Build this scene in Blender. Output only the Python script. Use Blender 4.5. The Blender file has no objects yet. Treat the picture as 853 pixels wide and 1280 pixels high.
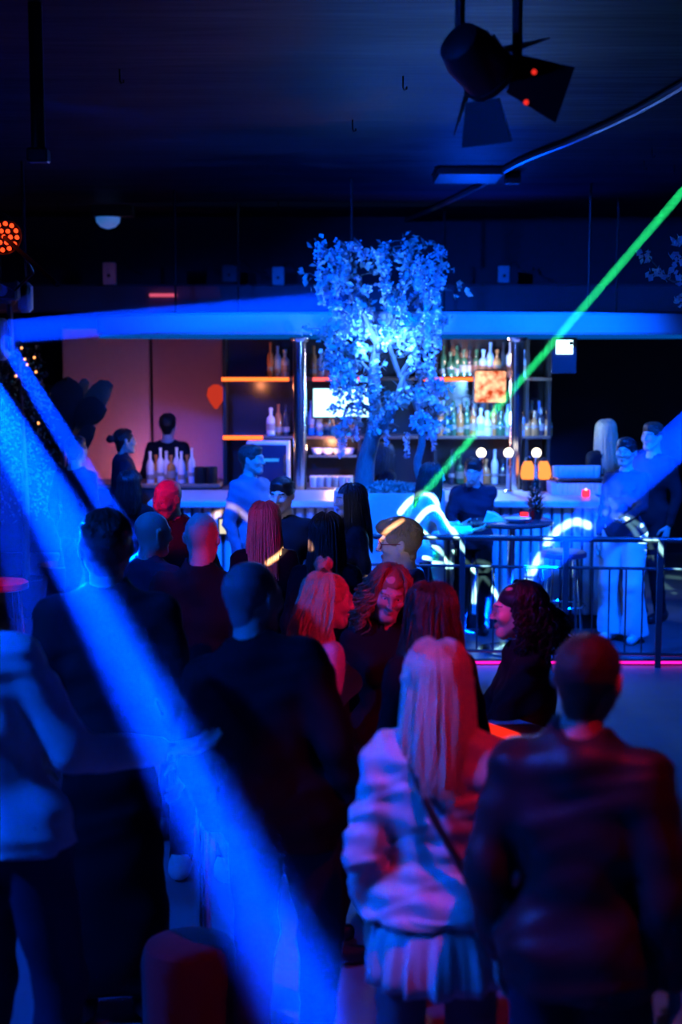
import bpy, bmesh, math, random
import numpy as np
from mathutils import Vector, Matrix

# ------------------------------------------------------------------ camera, world, exposure
F_PX, W_PX, H_PX = 1778.0, 853.0, 1280.0
CAM = np.array((0.0, 0.0, 2.45))
PITCH = math.atan(210.0 / F_PX)          # the lens looks slightly down on the crowd
scene = bpy.context.scene
COL = scene.collection
cam_data = bpy.data.cameras.new('camera')
cam = bpy.data.objects.new('camera', cam_data)
COL.objects.link(cam)
cam.location = CAM
cam.rotation_euler = (math.pi / 2 - PITCH, 0, 0)
cam_data.sensor_fit = 'VERTICAL'
cam_data.sensor_height = 36.0
cam_data.lens = 36.0 * F_PX / H_PX
cam_data.clip_start = 0.05
cam_data.clip_end = 100
cam_data.dof.use_dof = True
cam_data.dof.focus_distance = 7.6
cam_data.dof.aperture_fstop = 1.7
scene.camera = cam

vs = scene.view_settings
vs.view_transform = 'Standard'
vs.look = 'None'
vs.gamma = 1.0
vs.use_curve_mapping = False
vs.exposure = 0.0

world = bpy.data.worlds.new('night')
scene.world = world
world.use_nodes = True
bg = world.node_tree.nodes['Background']
bg.inputs[0].default_value = (0.002, 0.012, 0.12, 1)
bg.inputs[1].default_value = 0.012
scene.cycles.volume_bounces = 0
scene.cycles.max_bounces = 6
scene.cycles.diffuse_bounces = 3
scene.cycles.glossy_bounces = 3
scene.cycles.transmission_bounces = 4
scene.cycles.sample_clamp_indirect = 4.0
scene.cycles.caustics_reflective = False
scene.cycles.caustics_refractive = False

BLUE = (0.0, 0.075, 1.0)
RED = (1.0, 0.004, 0.035)
MAGENTA = (1.0, 0.01, 0.30)


def lamp(name, kind, loc, target=None, power=100, color=BLUE, size=0.1, spot=60, blend=0.6, spread=None):
    l = bpy.data.lights.new(name, kind)
    l.energy = power
    l.color = color
    if kind == 'SPOT':
        l.spot_size = math.radians(spot)
        l.spot_blend = blend
        l.shadow_soft_size = size
    elif kind == 'AREA':
        l.shape = 'DISK'
        l.size = size
        if spread is not None:
            l.spread = math.radians(spread)
    else:
        l.shadow_soft_size = size
    o = bpy.data.objects.new(name, l)
    COL.objects.link(o)
    o.location = loc
    if target is not None:
        d = Vector(target) - Vector(loc)
        o.rotation_euler = d.to_track_quat('-Z', 'Y').to_euler()
    return o


def at(px, py, Y):
    """world point seen at a pixel of the 853 x 1280 frame, at distance Y down the room"""
    c, s = math.cos(PITCH), math.sin(PITCH)
    u, v = (px - W_PX / 2) / F_PX, (H_PX / 2 - py) / F_PX
    d = np.array((u, c + v * s, -s + v * c))
    return CAM + d * (Y / d[1])


# blue washes from the ceiling rig
lamp('blue_wash_house_left', 'SPOT', (-3.6, 3.0, 3.75), (-0.1, 4.6, 1.0), 850, BLUE, 0.06, 85, 0.7)
lamp('blue_wash_rear', 'SPOT', (-2.0, 8.5, 3.8), (0.6, 12.4, 1.2), 2400, BLUE, 0.12, 75, 0.7)
lamp('blue_wash_bar', 'SPOT', (3.4, 9.0, 3.7), (1.3, 12.3, 1.2), 2700, BLUE, 0.12, 65, 0.7)
lamp('blue_wash_counter', 'SPOT', (0.9, 9.6, 3.8), (0.5, 11.8, 1.0), 600, (0.0, 0.12, 1.0), 0.1, 60, 0.8)
lamp('blue_wash_floor', 'SPOT', (-1.2, 6.8, 3.8), (-0.6, 5.8, 0.0), 210, BLUE, 0.1, 50, 0.8)
lamp('blue_wash_floor_right', 'SPOT', (2.6, 8.3, 3.8), (2.4, 8.9, 0.0), 260, (0.0, 0.1, 1.0), 0.1, 50, 0.8)
lamp('blue_uplight_ceiling', 'SPOT', (1.3, 14.2, 2.85), (1.2, 13.2, 3.9), 110, (0.0, 0.06, 1.0), 0.2, 165, 0.6)
# red spot over the crowd, thrown from the rig above the photographer
lamp('red_spot_crowd', 'SPOT', (0.75, 2.6, 3.7), (0.52, 3.72, 1.4), 85, RED, 0.02, 34, 0.25)
lamp('red_spot_faces', 'SPOT', (2.0, 2.9, 3.5), (0.12, 5.6, 1.45), 320, (1.0, 0.004, 0.10), 0.02, 19, 0.35)
lamp('magenta_spot_smile', 'SPOT', (-0.45, 4.5, 3.6), at(628, 765, 5.6), 120, (1.0, 0.0, 0.28), 0.02, 8, 0.5)
lamp('laser_spill', 'SPOT', (0.25, 0.5, 3.05), at(494, 668, 6.6), 420, (0.75, 0.70, 0.80), 0.02, 3.6, 0.9)
lamp('laser_spill_far', 'SPOT', (0.25, 0.5, 3.05), at(392, 630, 9.4), 520, (0.65, 0.68, 0.9), 0.02, 5.0, 0.9)
lamp('blue_side_spot', 'SPOT', (-2.7, 2.3, 3.3), (0.1, 3.85, 1.25), 330, (0.0, 0.10, 1.0), 0.05, 17, 0.6)
# pink wall washer behind the side counter, small pink spot on the dancers
lamp('pink_wall_washer', 'SPOT', (-2.0, 14.9, 0.75), (-2.1, 15.5, 1.35), 36, (1.0, 0.24, 0.46), 0.08, 150, 1.0)
lamp('pink_spot_dancers', 'SPOT', (-2.6, 6.0, 3.5), at(205, 625, 8.9), 420, (1.0, 0.0, 0.16), 0.03, 8, 0.5)
lamp('pink_spot_hair', 'SPOT', (-1.6, 4.2, 3.6), at(318, 665, 7.7), 160, (1.0, 0.0, 0.4), 0.03, 8, 0.6)
lamp('green_laser_spill', 'SPOT', (3.0, 8.2, 3.6), at(548, 655, 11.2), 800, (0.0, 1.0, 0.35), 0.02, 8, 0.6)


# ------------------------------------------------------------------ materials
MATS = {}


def mat(name, color, rough=0.6, metal=0.0, bump=0.0, scale=60.0, var=0.12, spec=0.5, emit=None, estr=1.0,
        trans=0.0, coat=0.0, stretch=None, sheen=0.0):
    if name in MATS:
        return MATS[name]
    m = bpy.data.materials.new(name)
    m.use_nodes = True
    nt = m.node_tree
    b = nt.nodes['Principled BSDF']
    b.inputs['Roughness'].default_value = rough
    b.inputs['Metallic'].default_value = metal
    b.inputs['Specular IOR Level'].default_value = spec
    b.inputs['Transmission Weight'].default_value = trans
    b.inputs['Coat Weight'].default_value = coat
    b.inputs['Sheen Weight'].default_value = sheen
    tc = nt.nodes.new('ShaderNodeTexCoord')
    mp = nt.nodes.new('ShaderNodeMapping')
    if stretch:
        mp.inputs['Scale'].default_value = stretch
    nt.links.new(tc.outputs['Object'], mp.inputs['Vector'])
    nz = nt.nodes.new('ShaderNodeTexNoise')
    nz.inputs['Scale'].default_value = scale
    nz.inputs['Detail'].default_value = 3
    nt.links.new(mp.outputs[0], nz.inputs['Vector'])
    mx = nt.nodes.new('ShaderNodeMix')
    mx.data_type = 'RGBA'
    c0 = tuple(max(0, c * (1 - var)) for c in color)
    c1 = tuple(min(1, c * (1 + var)) for c in color)
    mx.inputs[6].default_value = (*c0, 1)
    mx.inputs[7].default_value = (*c1, 1)
    nt.links.new(nz.outputs[0], mx.inputs[0])
    nt.links.new(mx.outputs[2], b.inputs['Base Color'])
    if bump > 0:
        bp = nt.nodes.new('ShaderNodeBump')
        bp.inputs['Strength'].default_value = bump
        bp.inputs['Distance'].default_value = 0.01
        nt.links.new(nz.outputs[0], bp.inputs['Height'])
        nt.links.new(bp.outputs[0], b.inputs['Normal'])
    if emit is not None:
        b.inputs['Emission Color'].default_value = (*emit, 1)
        b.inputs['Emission Strength'].default_value = estr
    MATS[name] = m
    return m


M_BLACK = mat('black_cloth', (0.008, 0.008, 0.011), 0.85, bump=0.25, scale=140, spec=0.2)
M_NAVY = mat('navy_cloth', (0.018, 0.022, 0.04), 0.85, bump=0.25, scale=140, spec=0.25)
M_DARK = mat('dark_grey_cloth', (0.022, 0.022, 0.026), 0.85, bump=0.25, scale=120, spec=0.25)
M_GREY = mat('grey_cloth', (0.22, 0.22, 0.23), 0.85, bump=0.2, scale=120, spec=0.3)
M_DENIM = mat('denim', (0.03, 0.04, 0.07), 0.85, bump=0.3, scale=200, spec=0.25)
M_WHITE = mat('white_cloth', (0.72, 0.72, 0.74), 0.75, bump=0.15, scale=110, spec=0.3)
M_PALE = mat('pale_shirt', (0.45, 0.47, 0.52), 0.8, bump=0.15, scale=110, spec=0.3)
M_LEATHER = mat('dark_leather', (0.035, 0.025, 0.025), 0.45, bump=0.2, scale=70, spec=0.5)
M_SATIN = mat('white_satin', (0.7, 0.7, 0.72), 0.42, bump=0.1, scale=50, spec=0.5)
M_SKIN = mat('skin', (0.62, 0.42, 0.33), 0.5, bump=0.05, scale=180, var=0.06)
M_SKIN2 = mat('skin_tan', (0.5, 0.32, 0.24), 0.5, bump=0.05, scale=180, var=0.06)
M_LIP = mat('lips', (0.52, 0.24, 0.21), 0.35, var=0.05)
M_EYE = mat('eye_white', (0.8, 0.8, 0.8), 0.15, var=0.0)
M_IRIS = mat('eye_iris', (0.02, 0.015, 0.012), 0.1, var=0.0)
M_HBLACK = mat('hair_black', (0.012, 0.010, 0.010), 0.38, bump=0.4, scale=60, stretch=(6, 6, 0.6), spec=0.5)
M_HBROWN = mat('hair_brown', (0.06, 0.035, 0.022), 0.4, bump=0.4, scale=60, stretch=(6, 6, 0.6), spec=0.5)
M_HBLOND = mat('hair_blond', (0.55, 0.40, 0.22), 0.42, bump=0.4, scale=60, stretch=(6, 6, 0.6), var=0.3)
M_HPALE = mat('hair_pale', (0.7, 0.6, 0.5), 0.45, bump=0.3, scale=60, stretch=(6, 6, 0.6), var=0.2)
M_HRED = mat('hair_auburn', (0.32, 0.12, 0.06), 0.42, bump=0.4, scale=60, stretch=(6, 6, 0.6), var=0.25)
M_HGREY = mat('hair_grey', (0.2, 0.2, 0.2), 0.5, bump=0.4, scale=60, stretch=(6, 6, 0.6))
M_SHOE = mat('black_shoe', (0.015, 0.015, 0.017), 0.4, spec=0.5)
M_SNEAK = mat('white_shoe', (0.7, 0.7, 0.7), 0.5)
M_CHROME = mat('chrome', (0.75, 0.76, 0.78), 0.18, metal=1.0, var=0.05, scale=8)
M_STEEL = mat('dark_steel', (0.10, 0.10, 0.11), 0.4, metal=0.8)
M_BLKMET = mat('black_metal', (0.012, 0.012, 0.013), 0.5, spec=0.4)
M_BLKPLA = mat('black_plastic', (0.01, 0.01, 0.012), 0.45, spec=0.4)
M_WPAINT = mat('white_lacquer', (0.68, 0.68, 0.70), 0.35, coat=0.2, var=0.04, scale=5)
M_GLASS = mat('clear_glass', (0.9, 0.92, 0.95), 0.03, trans=1.0, var=0.0)


def emis(name, color, strength):
    if name in MATS:
        return MATS[name]
    m = bpy.data.materials.new(name)
    m.use_nodes = True
    nt = m.node_tree
    nt.nodes.clear()
    e = nt.nodes.new('ShaderNodeEmission')
    e.inputs[0].default_value = (*color, 1)
    e.inputs[1].default_value = strength
    o = nt.nodes.new('ShaderNodeOutputMaterial')
    nt.links.new(e.outputs[0], o.inputs[0])
    MATS[name] = m
    return m


# ------------------------------------------------------------------ mesh helpers
class MB:
    """collects vertices and faces, then links them as one mesh object"""

    def __init__(self):
        self.v, self.f, self.m, self.n = [], [], [], 0

    def add(self, v, f, mi=0):
        v = np.asarray(v, dtype=np.float64)
        self.v.append(v)
        n = self.n
        for q in f:
            self.f.append([int(i) + n for i in q])
            self.m.append(mi)
        self.n += len(v)
        return self

    def box(self, c, s, rz=0.0, bev=0.0, mi=0, R=None):
        hx, hy, hz = s[0] / 2, s[1] / 2, s[2] / 2
        b = min(bev, hx * .9, hy * .9, hz * .9)
        if b <= 0:
            v = [(x, y, z) for z in (-hz, hz) for x, y in ((-hx, -hy), (hx, -hy), (hx, hy), (-hx, hy))]
            f = [(3, 2, 1, 0), (4, 5, 6, 7), (0, 1, 5, 4), (1, 2, 6, 5), (2, 3, 7, 6), (3, 0, 4, 7)]
        else:
            ring = [(-hx + b, -hy), (hx - b, -hy), (hx, -hy + b), (hx, hy - b), (hx - b, hy), (-hx + b, hy), (-hx, hy - b), (-hx, -hy + b)]
            ins = [(-hx + b, -hy + b), (hx - b, -hy + b), (hx - b, -hy + b), (hx - b, hy - b), (hx - b, hy - b), (-hx + b, hy - b), (-hx + b, hy - b), (-hx + b, -hy + b)]
            v = [(x, y, -hz) for x, y in ins] + [(x, y, -hz + b) for x, y in ring] + [(x, y, hz - b) for x, y in ring] + [(x, y, hz) for x, y in ins]
            f = [tuple(reversed(range(8))), tuple(range(24, 32))]
            for k in range(3):
                for i in range(8):
                    j = (i + 1) % 8
                    f.append((k * 8 + i, k * 8 + j, k * 8 + 8 + j, k * 8 + 8 + i))
        v = np.array(v)
        if R is not None:
            v = v @ np.asarray(R).T
        elif rz:
            cc, ss = math.cos(rz), math.sin(rz)
            v = v @ np.array([[cc, -ss, 0], [ss, cc, 0], [0, 0, 1]]).T
        return self.add(v + np.asarray(c), f, mi)

    def lathe(self, prof, c=(0, 0, 0), n=20, mi=0, R=None):
        v, f = [], []
        for r, z in prof:
            for i in range(n):
                a = 2 * math.pi * i / n
                v.append((max(r, 1e-4) * math.cos(a), max(r, 1e-4) * math.sin(a), z))
        for k in range(len(prof) - 1):
            for i in range(n):
                j = (i + 1) % n
                f.append((k * n + i, k * n + j, k * n + n + j, k * n + n + i))
        f.append(tuple(reversed(range(n))))
        f.append(tuple(range((len(prof) - 1) * n, len(prof) * n)))
        v = np.array(v)
        if R is not None:
            v = v @ np.asarray(R).T
        return self.add(v + np.asarray(c), f, mi)

    def tube(self, pts, r, n=8, mi=0, caps=True):
        pts = np.asarray(pts, dtype=float)
        k = len(pts)
        r = np.full(k, r) if np.isscalar(r) else np.asarray(r)
        t = np.gradient(pts, axis=0)
        t /= np.linalg.norm(t, axis=1)[:, None] + 1e-12
        up = np.array((0, 0, 1.0)) if abs(t[0][2]) < 0.9 else np.array((1.0, 0, 0))
        v = []
        nrm = np.cross(t[0], up)
        nrm /= np.linalg.norm(nrm)
        a = np.arange(n) * 2 * math.pi / n
        for i in range(k):
            nrm = nrm - t[i] * np.dot(nrm, t[i])
            nrm /= np.linalg.norm(nrm) + 1e-12
            bn = np.cross(t[i], nrm)
            v.append(pts[i] + r[i] * (np.cos(a)[:, None] * nrm + np.sin(a)[:, None] * bn))
        v = np.concatenate(v)
        f = []
        for i in range(k - 1):
            for j in range(n):
                j2 = (j + 1) % n
                f.append((i * n + j, i * n + j2, i * n + n + j2, i * n + n + j))
        if caps:
            f.append(tuple(reversed(range(n))))
            f.append(tuple(range((k - 1) * n, k * n)))
        return self.add(v, f, mi)

    def mesh(self, name, mats, smooth=True):
        me = bpy.data.meshes.new(name)
        if self.n:
            me.from_pydata(np.concatenate(self.v).tolist(), [], self.f)
        for m in (mats if isinstance(mats, (list, tuple)) else [mats]):
            me.materials.append(m)
        if self.m and max(self.m) > 0:
            me.polygons.foreach_set('material_index', np.array(self.m, dtype=np.int32))
        if smooth:
            me.polygons.foreach_set('use_smooth', np.ones(len(me.polygons), dtype=bool))
            try:
                me.set_sharp_from_angle(angle=math.radians(40))
            except Exception:
                pass
        me.update()
        return me

    def obj(self, name, mats, parent=None, smooth=True, loc=None):
        return link(name, self.mesh(name, mats, smooth), parent, loc)


def link(name, me, parent=None, loc=None, rz=0.0):
    o = bpy.data.objects.new(name, me)
    COL.objects.link(o)
    if parent is not None:
        o.parent = parent
    if loc is not None:
        o.location = loc
    if rz:
        o.rotation_euler = (0, 0, rz)
    return o


def tag(o, label, cat, group=None):
    o['label'] = label
    o['category'] = cat
    if group:
        o['group'] = group
    return o


def struct(o, label=None):
    o['kind'] = 'structure'
    if label:
        o['label'] = label
    return o


def empty(name, loc=(0, 0, 0), rz=0.0):
    return link(name, None, None, loc, rz)


def rot_to(d):
    """3x3 rotation taking +Z to direction d"""
    return np.array(Vector(d).to_track_quat('Z', 'Y').to_matrix())


def aim(name, A, B):
    """an Empty at A whose +Z points to B"""
    o = empty(name, A)
    o.rotation_euler = Vector(np.asarray(B) - np.asarray(A)).to_track_quat('Z', 'Y').to_euler()
    return o


# ------------------------------------------------------------------ signed distance mesher
def surface_nets(F, xs, ys, zs):
    s = F < 0
    nx, ny, nz = F.shape
    c = np.zeros((nx - 1, ny - 1, nz - 1), dtype=np.int8)
    for dx in (0, 1):
        for dy in (0, 1):
            for dz in (0, 1):
                c += s[dx:nx - 1 + dx, dy:ny - 1 + dy, dz:nz - 1 + dz]
    idx = np.argwhere((c > 0) & (c < 8))
    if len(idx) == 0:
        return np.zeros((0, 3)), np.zeros((0, 4), dtype=np.int64)
    I, J, K = idx.T
    cid = np.full(c.shape, -1, dtype=np.int64)
    cid[I, J, K] = np.arange(len(idx))
    corners = [(0, 0, 0), (1, 0, 0), (0, 1, 0), (1, 1, 0), (0, 0, 1), (1, 0, 1), (0, 1, 1), (1, 1, 1)]
    val = np.stack([F[I + a, J + b, K + d] for a, b, d in corners], 1)
    pos = np.stack([np.stack([xs[I + a], ys[J + b], zs[K + d]], 1) for a, b, d in corners], 1)
    acc = np.zeros((len(idx), 3))
    cnt = np.zeros(len(idx))
    for a, b in ((0, 1), (2, 3), (4, 5), (6, 7), (0, 2), (1, 3), (4, 6), (5, 7), (0, 4), (1, 5), (2, 6), (3, 7)):
        va, vb = val[:, a], val[:, b]
        m = (va < 0) != (vb < 0)
        t = np.where(m, va / np.where(m, va - vb, 1), 0)
        acc += np.where(m[:, None], pos[:, a] + t[:, None] * (pos[:, b] - pos[:, a]), 0)
        cnt += m
    V = acc / cnt[:, None]
    quads = []
    for ax in range(3):
        sl0 = [slice(1, -1)] * 3
        sl1 = [slice(1, -1)] * 3
        sl0[ax] = slice(0, -1)
        sl1[ax] = slice(1, None)
        a, b = s[tuple(sl0)], s[tuple(sl1)]
        e = np.argwhere(a != b)
        if len(e) == 0:
            continue
        off = np.array([1, 1, 1])
        off[ax] = 0
        e = e + off
        flip = s[e[:, 0], e[:, 1], e[:, 2]]
        u, w = [(1, 2), (2, 0), (0, 1)][ax]
        q = []
        for du, dw in ((-1, -1), (0, -1), (0, 0), (-1, 0)):
            p = e.copy()
            p[:, u] += du
            p[:, w] += dw
            q.append(cid[p[:, 0], p[:, 1], p[:, 2]])
        q = np.stack(q, 1)
        q = np.where(flip[:, None], q, q[:, ::-1])
        quads.append(q)
    Q = np.concatenate(quads)
    return V, Q


def rc(a, b, ra, rb, k=0.03, sq=None, op='add'):
    """round cone; sq = (axis, factor) flattens it along an axis"""
    return dict(t='rc', a=np.asarray(a, float), b=np.asarray(b, float), ra=ra, rb=rb, k=k, sq=sq, op=op)


def el(c, r, k=0.02, R=None, op='add'):
    return dict(t='el', c=np.asarray(c, float), r=np.asarray(r, float), k=k, R=R, op=op)


def plane(o, n):
    return dict(t='pl', o=np.asarray(o, float), n=np.asarray(n, float) / np.linalg.norm(n))


def sdf(prims, vox, wr=0.0, wf=26.0, seed=0, pad=0.03):
    """mesh of the smooth union of prims; wr = fold depth"""
    lo, hi = np.full(3, 9e9), np.full(3, -9e9)
    for p in prims:
        if p.get('op', 'add') != 'add' or p['t'] == 'pl':
            continue
        if p['t'] == 'rc':
            m = max(p['ra'], p['rb'])
            lo = np.minimum(lo, np.minimum(p['a'], p['b']) - m)
            hi = np.maximum(hi, np.maximum(p['a'], p['b']) + m)
        else:
            m = p['r'].max() if p['R'] is not None else p['r']
            lo = np.minimum(lo, p['c'] - m)
            hi = np.maximum(hi, p['c'] + m)
    lo -= pad + 2 * vox
    hi += pad + 2 * vox
    ax = [np.arange(lo[i], hi[i] + vox, vox, dtype=np.float32) for i in range(3)]
    F = np.full([len(a) for a in ax], 0.15, dtype=np.float32)
    for p in prims:
        k = p.get('k', 0.02)
        if p['t'] == 'pl':
            o, n = p['o'], p['n']
            d = (ax[0] - o[0])[:, None, None] * n[0] + (ax[1] - o[1])[None, :, None] * n[1] + (ax[2] - o[2])[None, None, :] * n[2]
            F = np.maximum(F, d.astype(np.float32))
            continue
        if p['t'] == 'rc':
            m = max(p['ra'], p['rb'])
            l, h = np.minimum(p['a'], p['b']) - m, np.maximum(p['a'], p['b']) + m
        else:
            m = p['r'].max()
            l, h = p['c'] - m, p['c'] + m
        g = k + 2 * vox + 0.02
        sl = tuple(slice(max(0, int((l[i] - g - lo[i]) / vox)), max(1, int((h[i] + g - lo[i]) / vox) + 2)) for i in range(3))
        X, Y, Z = ax[0][sl[0]][:, None, None], ax[1][sl[1]][None, :, None], ax[2][sl[2]][None, None, :]
        if p['t'] == 'rc':
            a, b = p['a'].copy(), p['b'].copy()
            x, y, z = X - a[0], Y - a[1], Z - a[2]
            ba = b - a
            if p['sq'] is not None:
                n, f = p['sq']
                n = np.asarray(n, float)
                dd = (x * n[0] + y * n[1] + z * n[2]) * (1 / f - 1)
                x, y, z = x + dd * n[0], y + dd * n[1], z + dd * n[2]
                ba = ba + n * np.dot(ba, n) * (1 / f - 1)
            L2 = max(float(ba @ ba), 1e-9)
            h_ = np.clip((x * ba[0] + y * ba[1] + z * ba[2]) / L2, 0, 1)
            d = np.sqrt((x - h_ * ba[0]) ** 2 + (y - h_ * ba[1]) ** 2 + (z - h_ * ba[2]) ** 2) - (p['ra'] + (p['rb'] - p['ra']) * h_)
        else:
            x, y, z = X - p['c'][0], Y - p['c'][1], Z - p['c'][2]
            if p['R'] is not None:
                R = np.asarray(p['R'])      # columns are the ellipsoid's axes
                x, y, z = (x * R[0][0] + y * R[1][0] + z * R[2][0], x * R[0][1] + y * R[1][1] + z * R[2][1], x * R[0][2] + y * R[1][2] + z * R[2][2])
            r = p['r']
            k0 = np.sqrt((x / r[0]) ** 2 + (y / r[1]) ** 2 + (z / r[2]) ** 2)
            k1 = np.sqrt((x / r[0] ** 2) ** 2 + (y / r[1] ** 2) ** 2 + (z / r[2] ** 2) ** 2) + 1e-6
            d = k0 * (k0 - 1) / k1
        d = d.astype(np.float32)
        G = F[sl]
        if p['op'] == 'add':
            hh = np.maximum(k - np.abs(G - d), 0) / k
            F[sl] = np.minimum(G, d) - hh * hh * k * 0.25
        else:
            d = -d
            hh = np.maximum(k - np.abs(G - d), 0) / k
            F[sl] = np.maximum(G, d) + hh * hh * k * 0.25
    if wr > 0:
        X, Y, Z = ax[0][:, None, None], ax[1][None, :, None], ax[2][None, None, :]
        q = seed * 1.7
        w1 = np.sin(wf * (Z * 1.0 + 0.5 * X) + 2.2 * np.sin(9 * X + 11 * Y + q) + q)
        w2 = np.sin(wf * 0.7 * (Z * 0.8 - 0.7 * X + 0.5 * Y) + 1.8 * np.sin(8 * Z + 7 * Y + 2 * q) + 2.1 * q)
        F = F + (wr * (w1 * w2 + 0.35 * np.sin(wf * 2.1 * (Z + 0.3 * Y) + 3 * w2))).astype(np.float32)
    return surface_nets(F, *ax)


def np_mesh(name, parts, mats, smooth=True):
    """parts: list of (V, Q) or (V, Q, material index array)"""
    vs_, fs, ms, n = [], [], [], 0
    for p in parts:
        V, Q = p[0], p[1]
        vs_.append(V)
        fs.append(Q + n)
        ms.append(p[2] if len(p) > 2 else np.zeros(len(Q), dtype=np.int32))
        n += len(V)
    V = np.concatenate(vs_).astype(np.float32)
    Q = np.concatenate(fs).astype(np.int32)
    mi = np.concatenate(ms).astype(np.int32)
    me = bpy.data.meshes.new(name)
    me.vertices.add(len(V))
    me.vertices.foreach_set('co', V.ravel())
    me.loops.add(len(Q) * 4)
    me.loops.foreach_set('vertex_index', Q.ravel())
    me.polygons.add(len(Q))
    me.polygons.foreach_set('loop_start', np.arange(0, len(Q) * 4, 4, dtype=np.int32))
    me.polygons.foreach_set('loop_total', np.full(len(Q), 4, dtype=np.int32))
    for m in mats:
        me.materials.append(m)
    me.polygons.foreach_set('material_index', mi)
    me.polygons.foreach_set('use_smooth', np.full(len(Q), smooth, dtype=bool))
    me.update(calc_edges=True)
    me.validate()
    return me


# ------------------------------------------------------------------ people
def RX(a):
    c, s = math.cos(a), math.sin(a)
    return np.array([[1, 0, 0], [0, c, -s], [0, s, c]])


def RY(a):
    c, s = math.cos(a), math.sin(a)
    return np.array([[c, 0, s], [0, 1, 0], [-s, 0, c]])


def RZ(a):
    c, s = math.cos(a), math.sin(a)
    return np.array([[c, -s, 0], [s, c, 0], [0, 0, 1]])


def ik(a, c, l1, l2, hint):
    a, c, hint = np.asarray(a, float), np.asarray(c, float), np.asarray(hint, float)
    d = c - a
    L = np.linalg.norm(d)
    Lc = min(max(L, abs(l1 - l2) + 1e-3), (l1 + l2) * 0.999)
    n = d / (L + 1e-9)
    c = a + n * Lc
    x = (l1 * l1 - l2 * l2 + Lc * Lc) / (2 * Lc)
    h = math.sqrt(max(l1 * l1 - x * x, 0))
    p = hint - n * np.dot(hint, n)
    p /= np.linalg.norm(p) + 1e-9
    return a + n * x + p * h, c


def head_prims(female):
    j = 0.9 if female else 1.0
    P = [el((0, -0.018, 0.032), (0.074, 0.094, 0.086)),
         rc((0, 0.03, -0.01), (0, 0.052, -0.082), 0.062 * j, 0.030 * j, 0.03, ((0, 1, 0), 0.85))]
    for s in (-1, 1):
        P += [rc((s * 0.050 * j, 0.0, -0.045), (s * 0.018, 0.058, -0.088), 0.022, 0.020, 0.035),
              el((s * 0.037, 0.058, -0.016), (0.028, 0.026, 0.024), 0.025),
              rc((s * 0.012, 0.081, 0.026), (s * 0.040, 0.068, 0.026), 0.011, 0.010, 0.02)]
    P += [el((s * 0.032, 0.094, 0.010), (0.016, 0.0165, 0.008), 0.012, op='sub') for s in (-1, 1)]
    P += [rc((0, 0.080, 0.020), (0, 0.102 if female else 0.105, -0.020), 0.0065, 0.0095 if female else 0.011, 0.012)]
    for s in (-1, 1):
        P += [el((s * 0.011, 0.091, -0.0235), (0.007, 0.010, 0.0065), 0.008),
              rc((s * 0.005, 0.0855, -0.0515), (s * 0.020, 0.0775, -0.0500), 0.0056, 0.0040, 0.006),
              rc((s * 0.004, 0.0845, -0.0615), (s * 0.017, 0.0775, -0.0595), 0.0062, 0.0042, 0.006),
              el((s * 0.080, -0.012, 0.002), (0.009, 0.021, 0.033), 0.008, RZ(s * 0.35)),
              el((s * 0.090, -0.006, 0.004), (0.006, 0.010, 0.018), 0.006, RZ(s * 0.35), op='sub')]
    return P


def place(P, R, o):
    """prims moved by rotation R and offset o"""
    out = []
    for p in P:
        q = dict(p)
        if p['t'] == 'rc':
            q['a'], q['b'] = R @ p['a'] + o, R @ p['b'] + o
            if p['sq'] is not None:
                q['sq'] = (R @ np.asarray(p['sq'][0], float), p['sq'][1])
        elif p['t'] == 'el':
            q['c'] = R @ p['c'] + o
            q['R'] = R @ (np.eye(3) if p['R'] is None else np.asarray(p['R']))
        else:
            q['o'], q['n'] = R @ p['o'] + o, R @ p['n']
        out.append(q)
    return out


def hand_prims(curl, side, spread=0.0):
    P = [rc((0, -0.03, 0), (0, 0.06, 0), 0.027, 0.036, 0.015, ((0, 0, 1), 0.5))]
    for i, (x, L) in enumerate(((-0.032, 0.060), (-0.011, 0.072), (0.010, 0.075), (0.031, 0.068))):
        x *= side * -1
        a = np.array((x, 0.082, 0.0))
        c1, c2 = curl * (1.05 - 0.06 * i), curl * 2.1
        sx = x * spread
        b = a + L * 0.52 * np.array((sx, math.cos(c1), -math.sin(c1)))
        c = b + L * 0.55 * np.array((sx, math.cos(c2), -math.sin(c2)))
        P += [rc(a - np.array((0, 0.02, 0)), b, 0.0095, 0.0082, 0.006), rc(b, c, 0.0082, 0.0068, 0.003)]
    t0 = np.array((side * -0.026, 0.012, -0.006))
    t1 = t0 + np.array((side * -0.032, 0.036, -0.012 - 0.02 * curl))
    t2 = t1 + np.array((side * -0.004 + side * 0.02 * curl, 0.036, -0.012 - 0.02 * curl))
    return P + [rc(t0, t1, 0.016, 0.0105, 0.012), rc(t1, t2, 0.0100, 0.0078, 0.004)]


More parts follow.
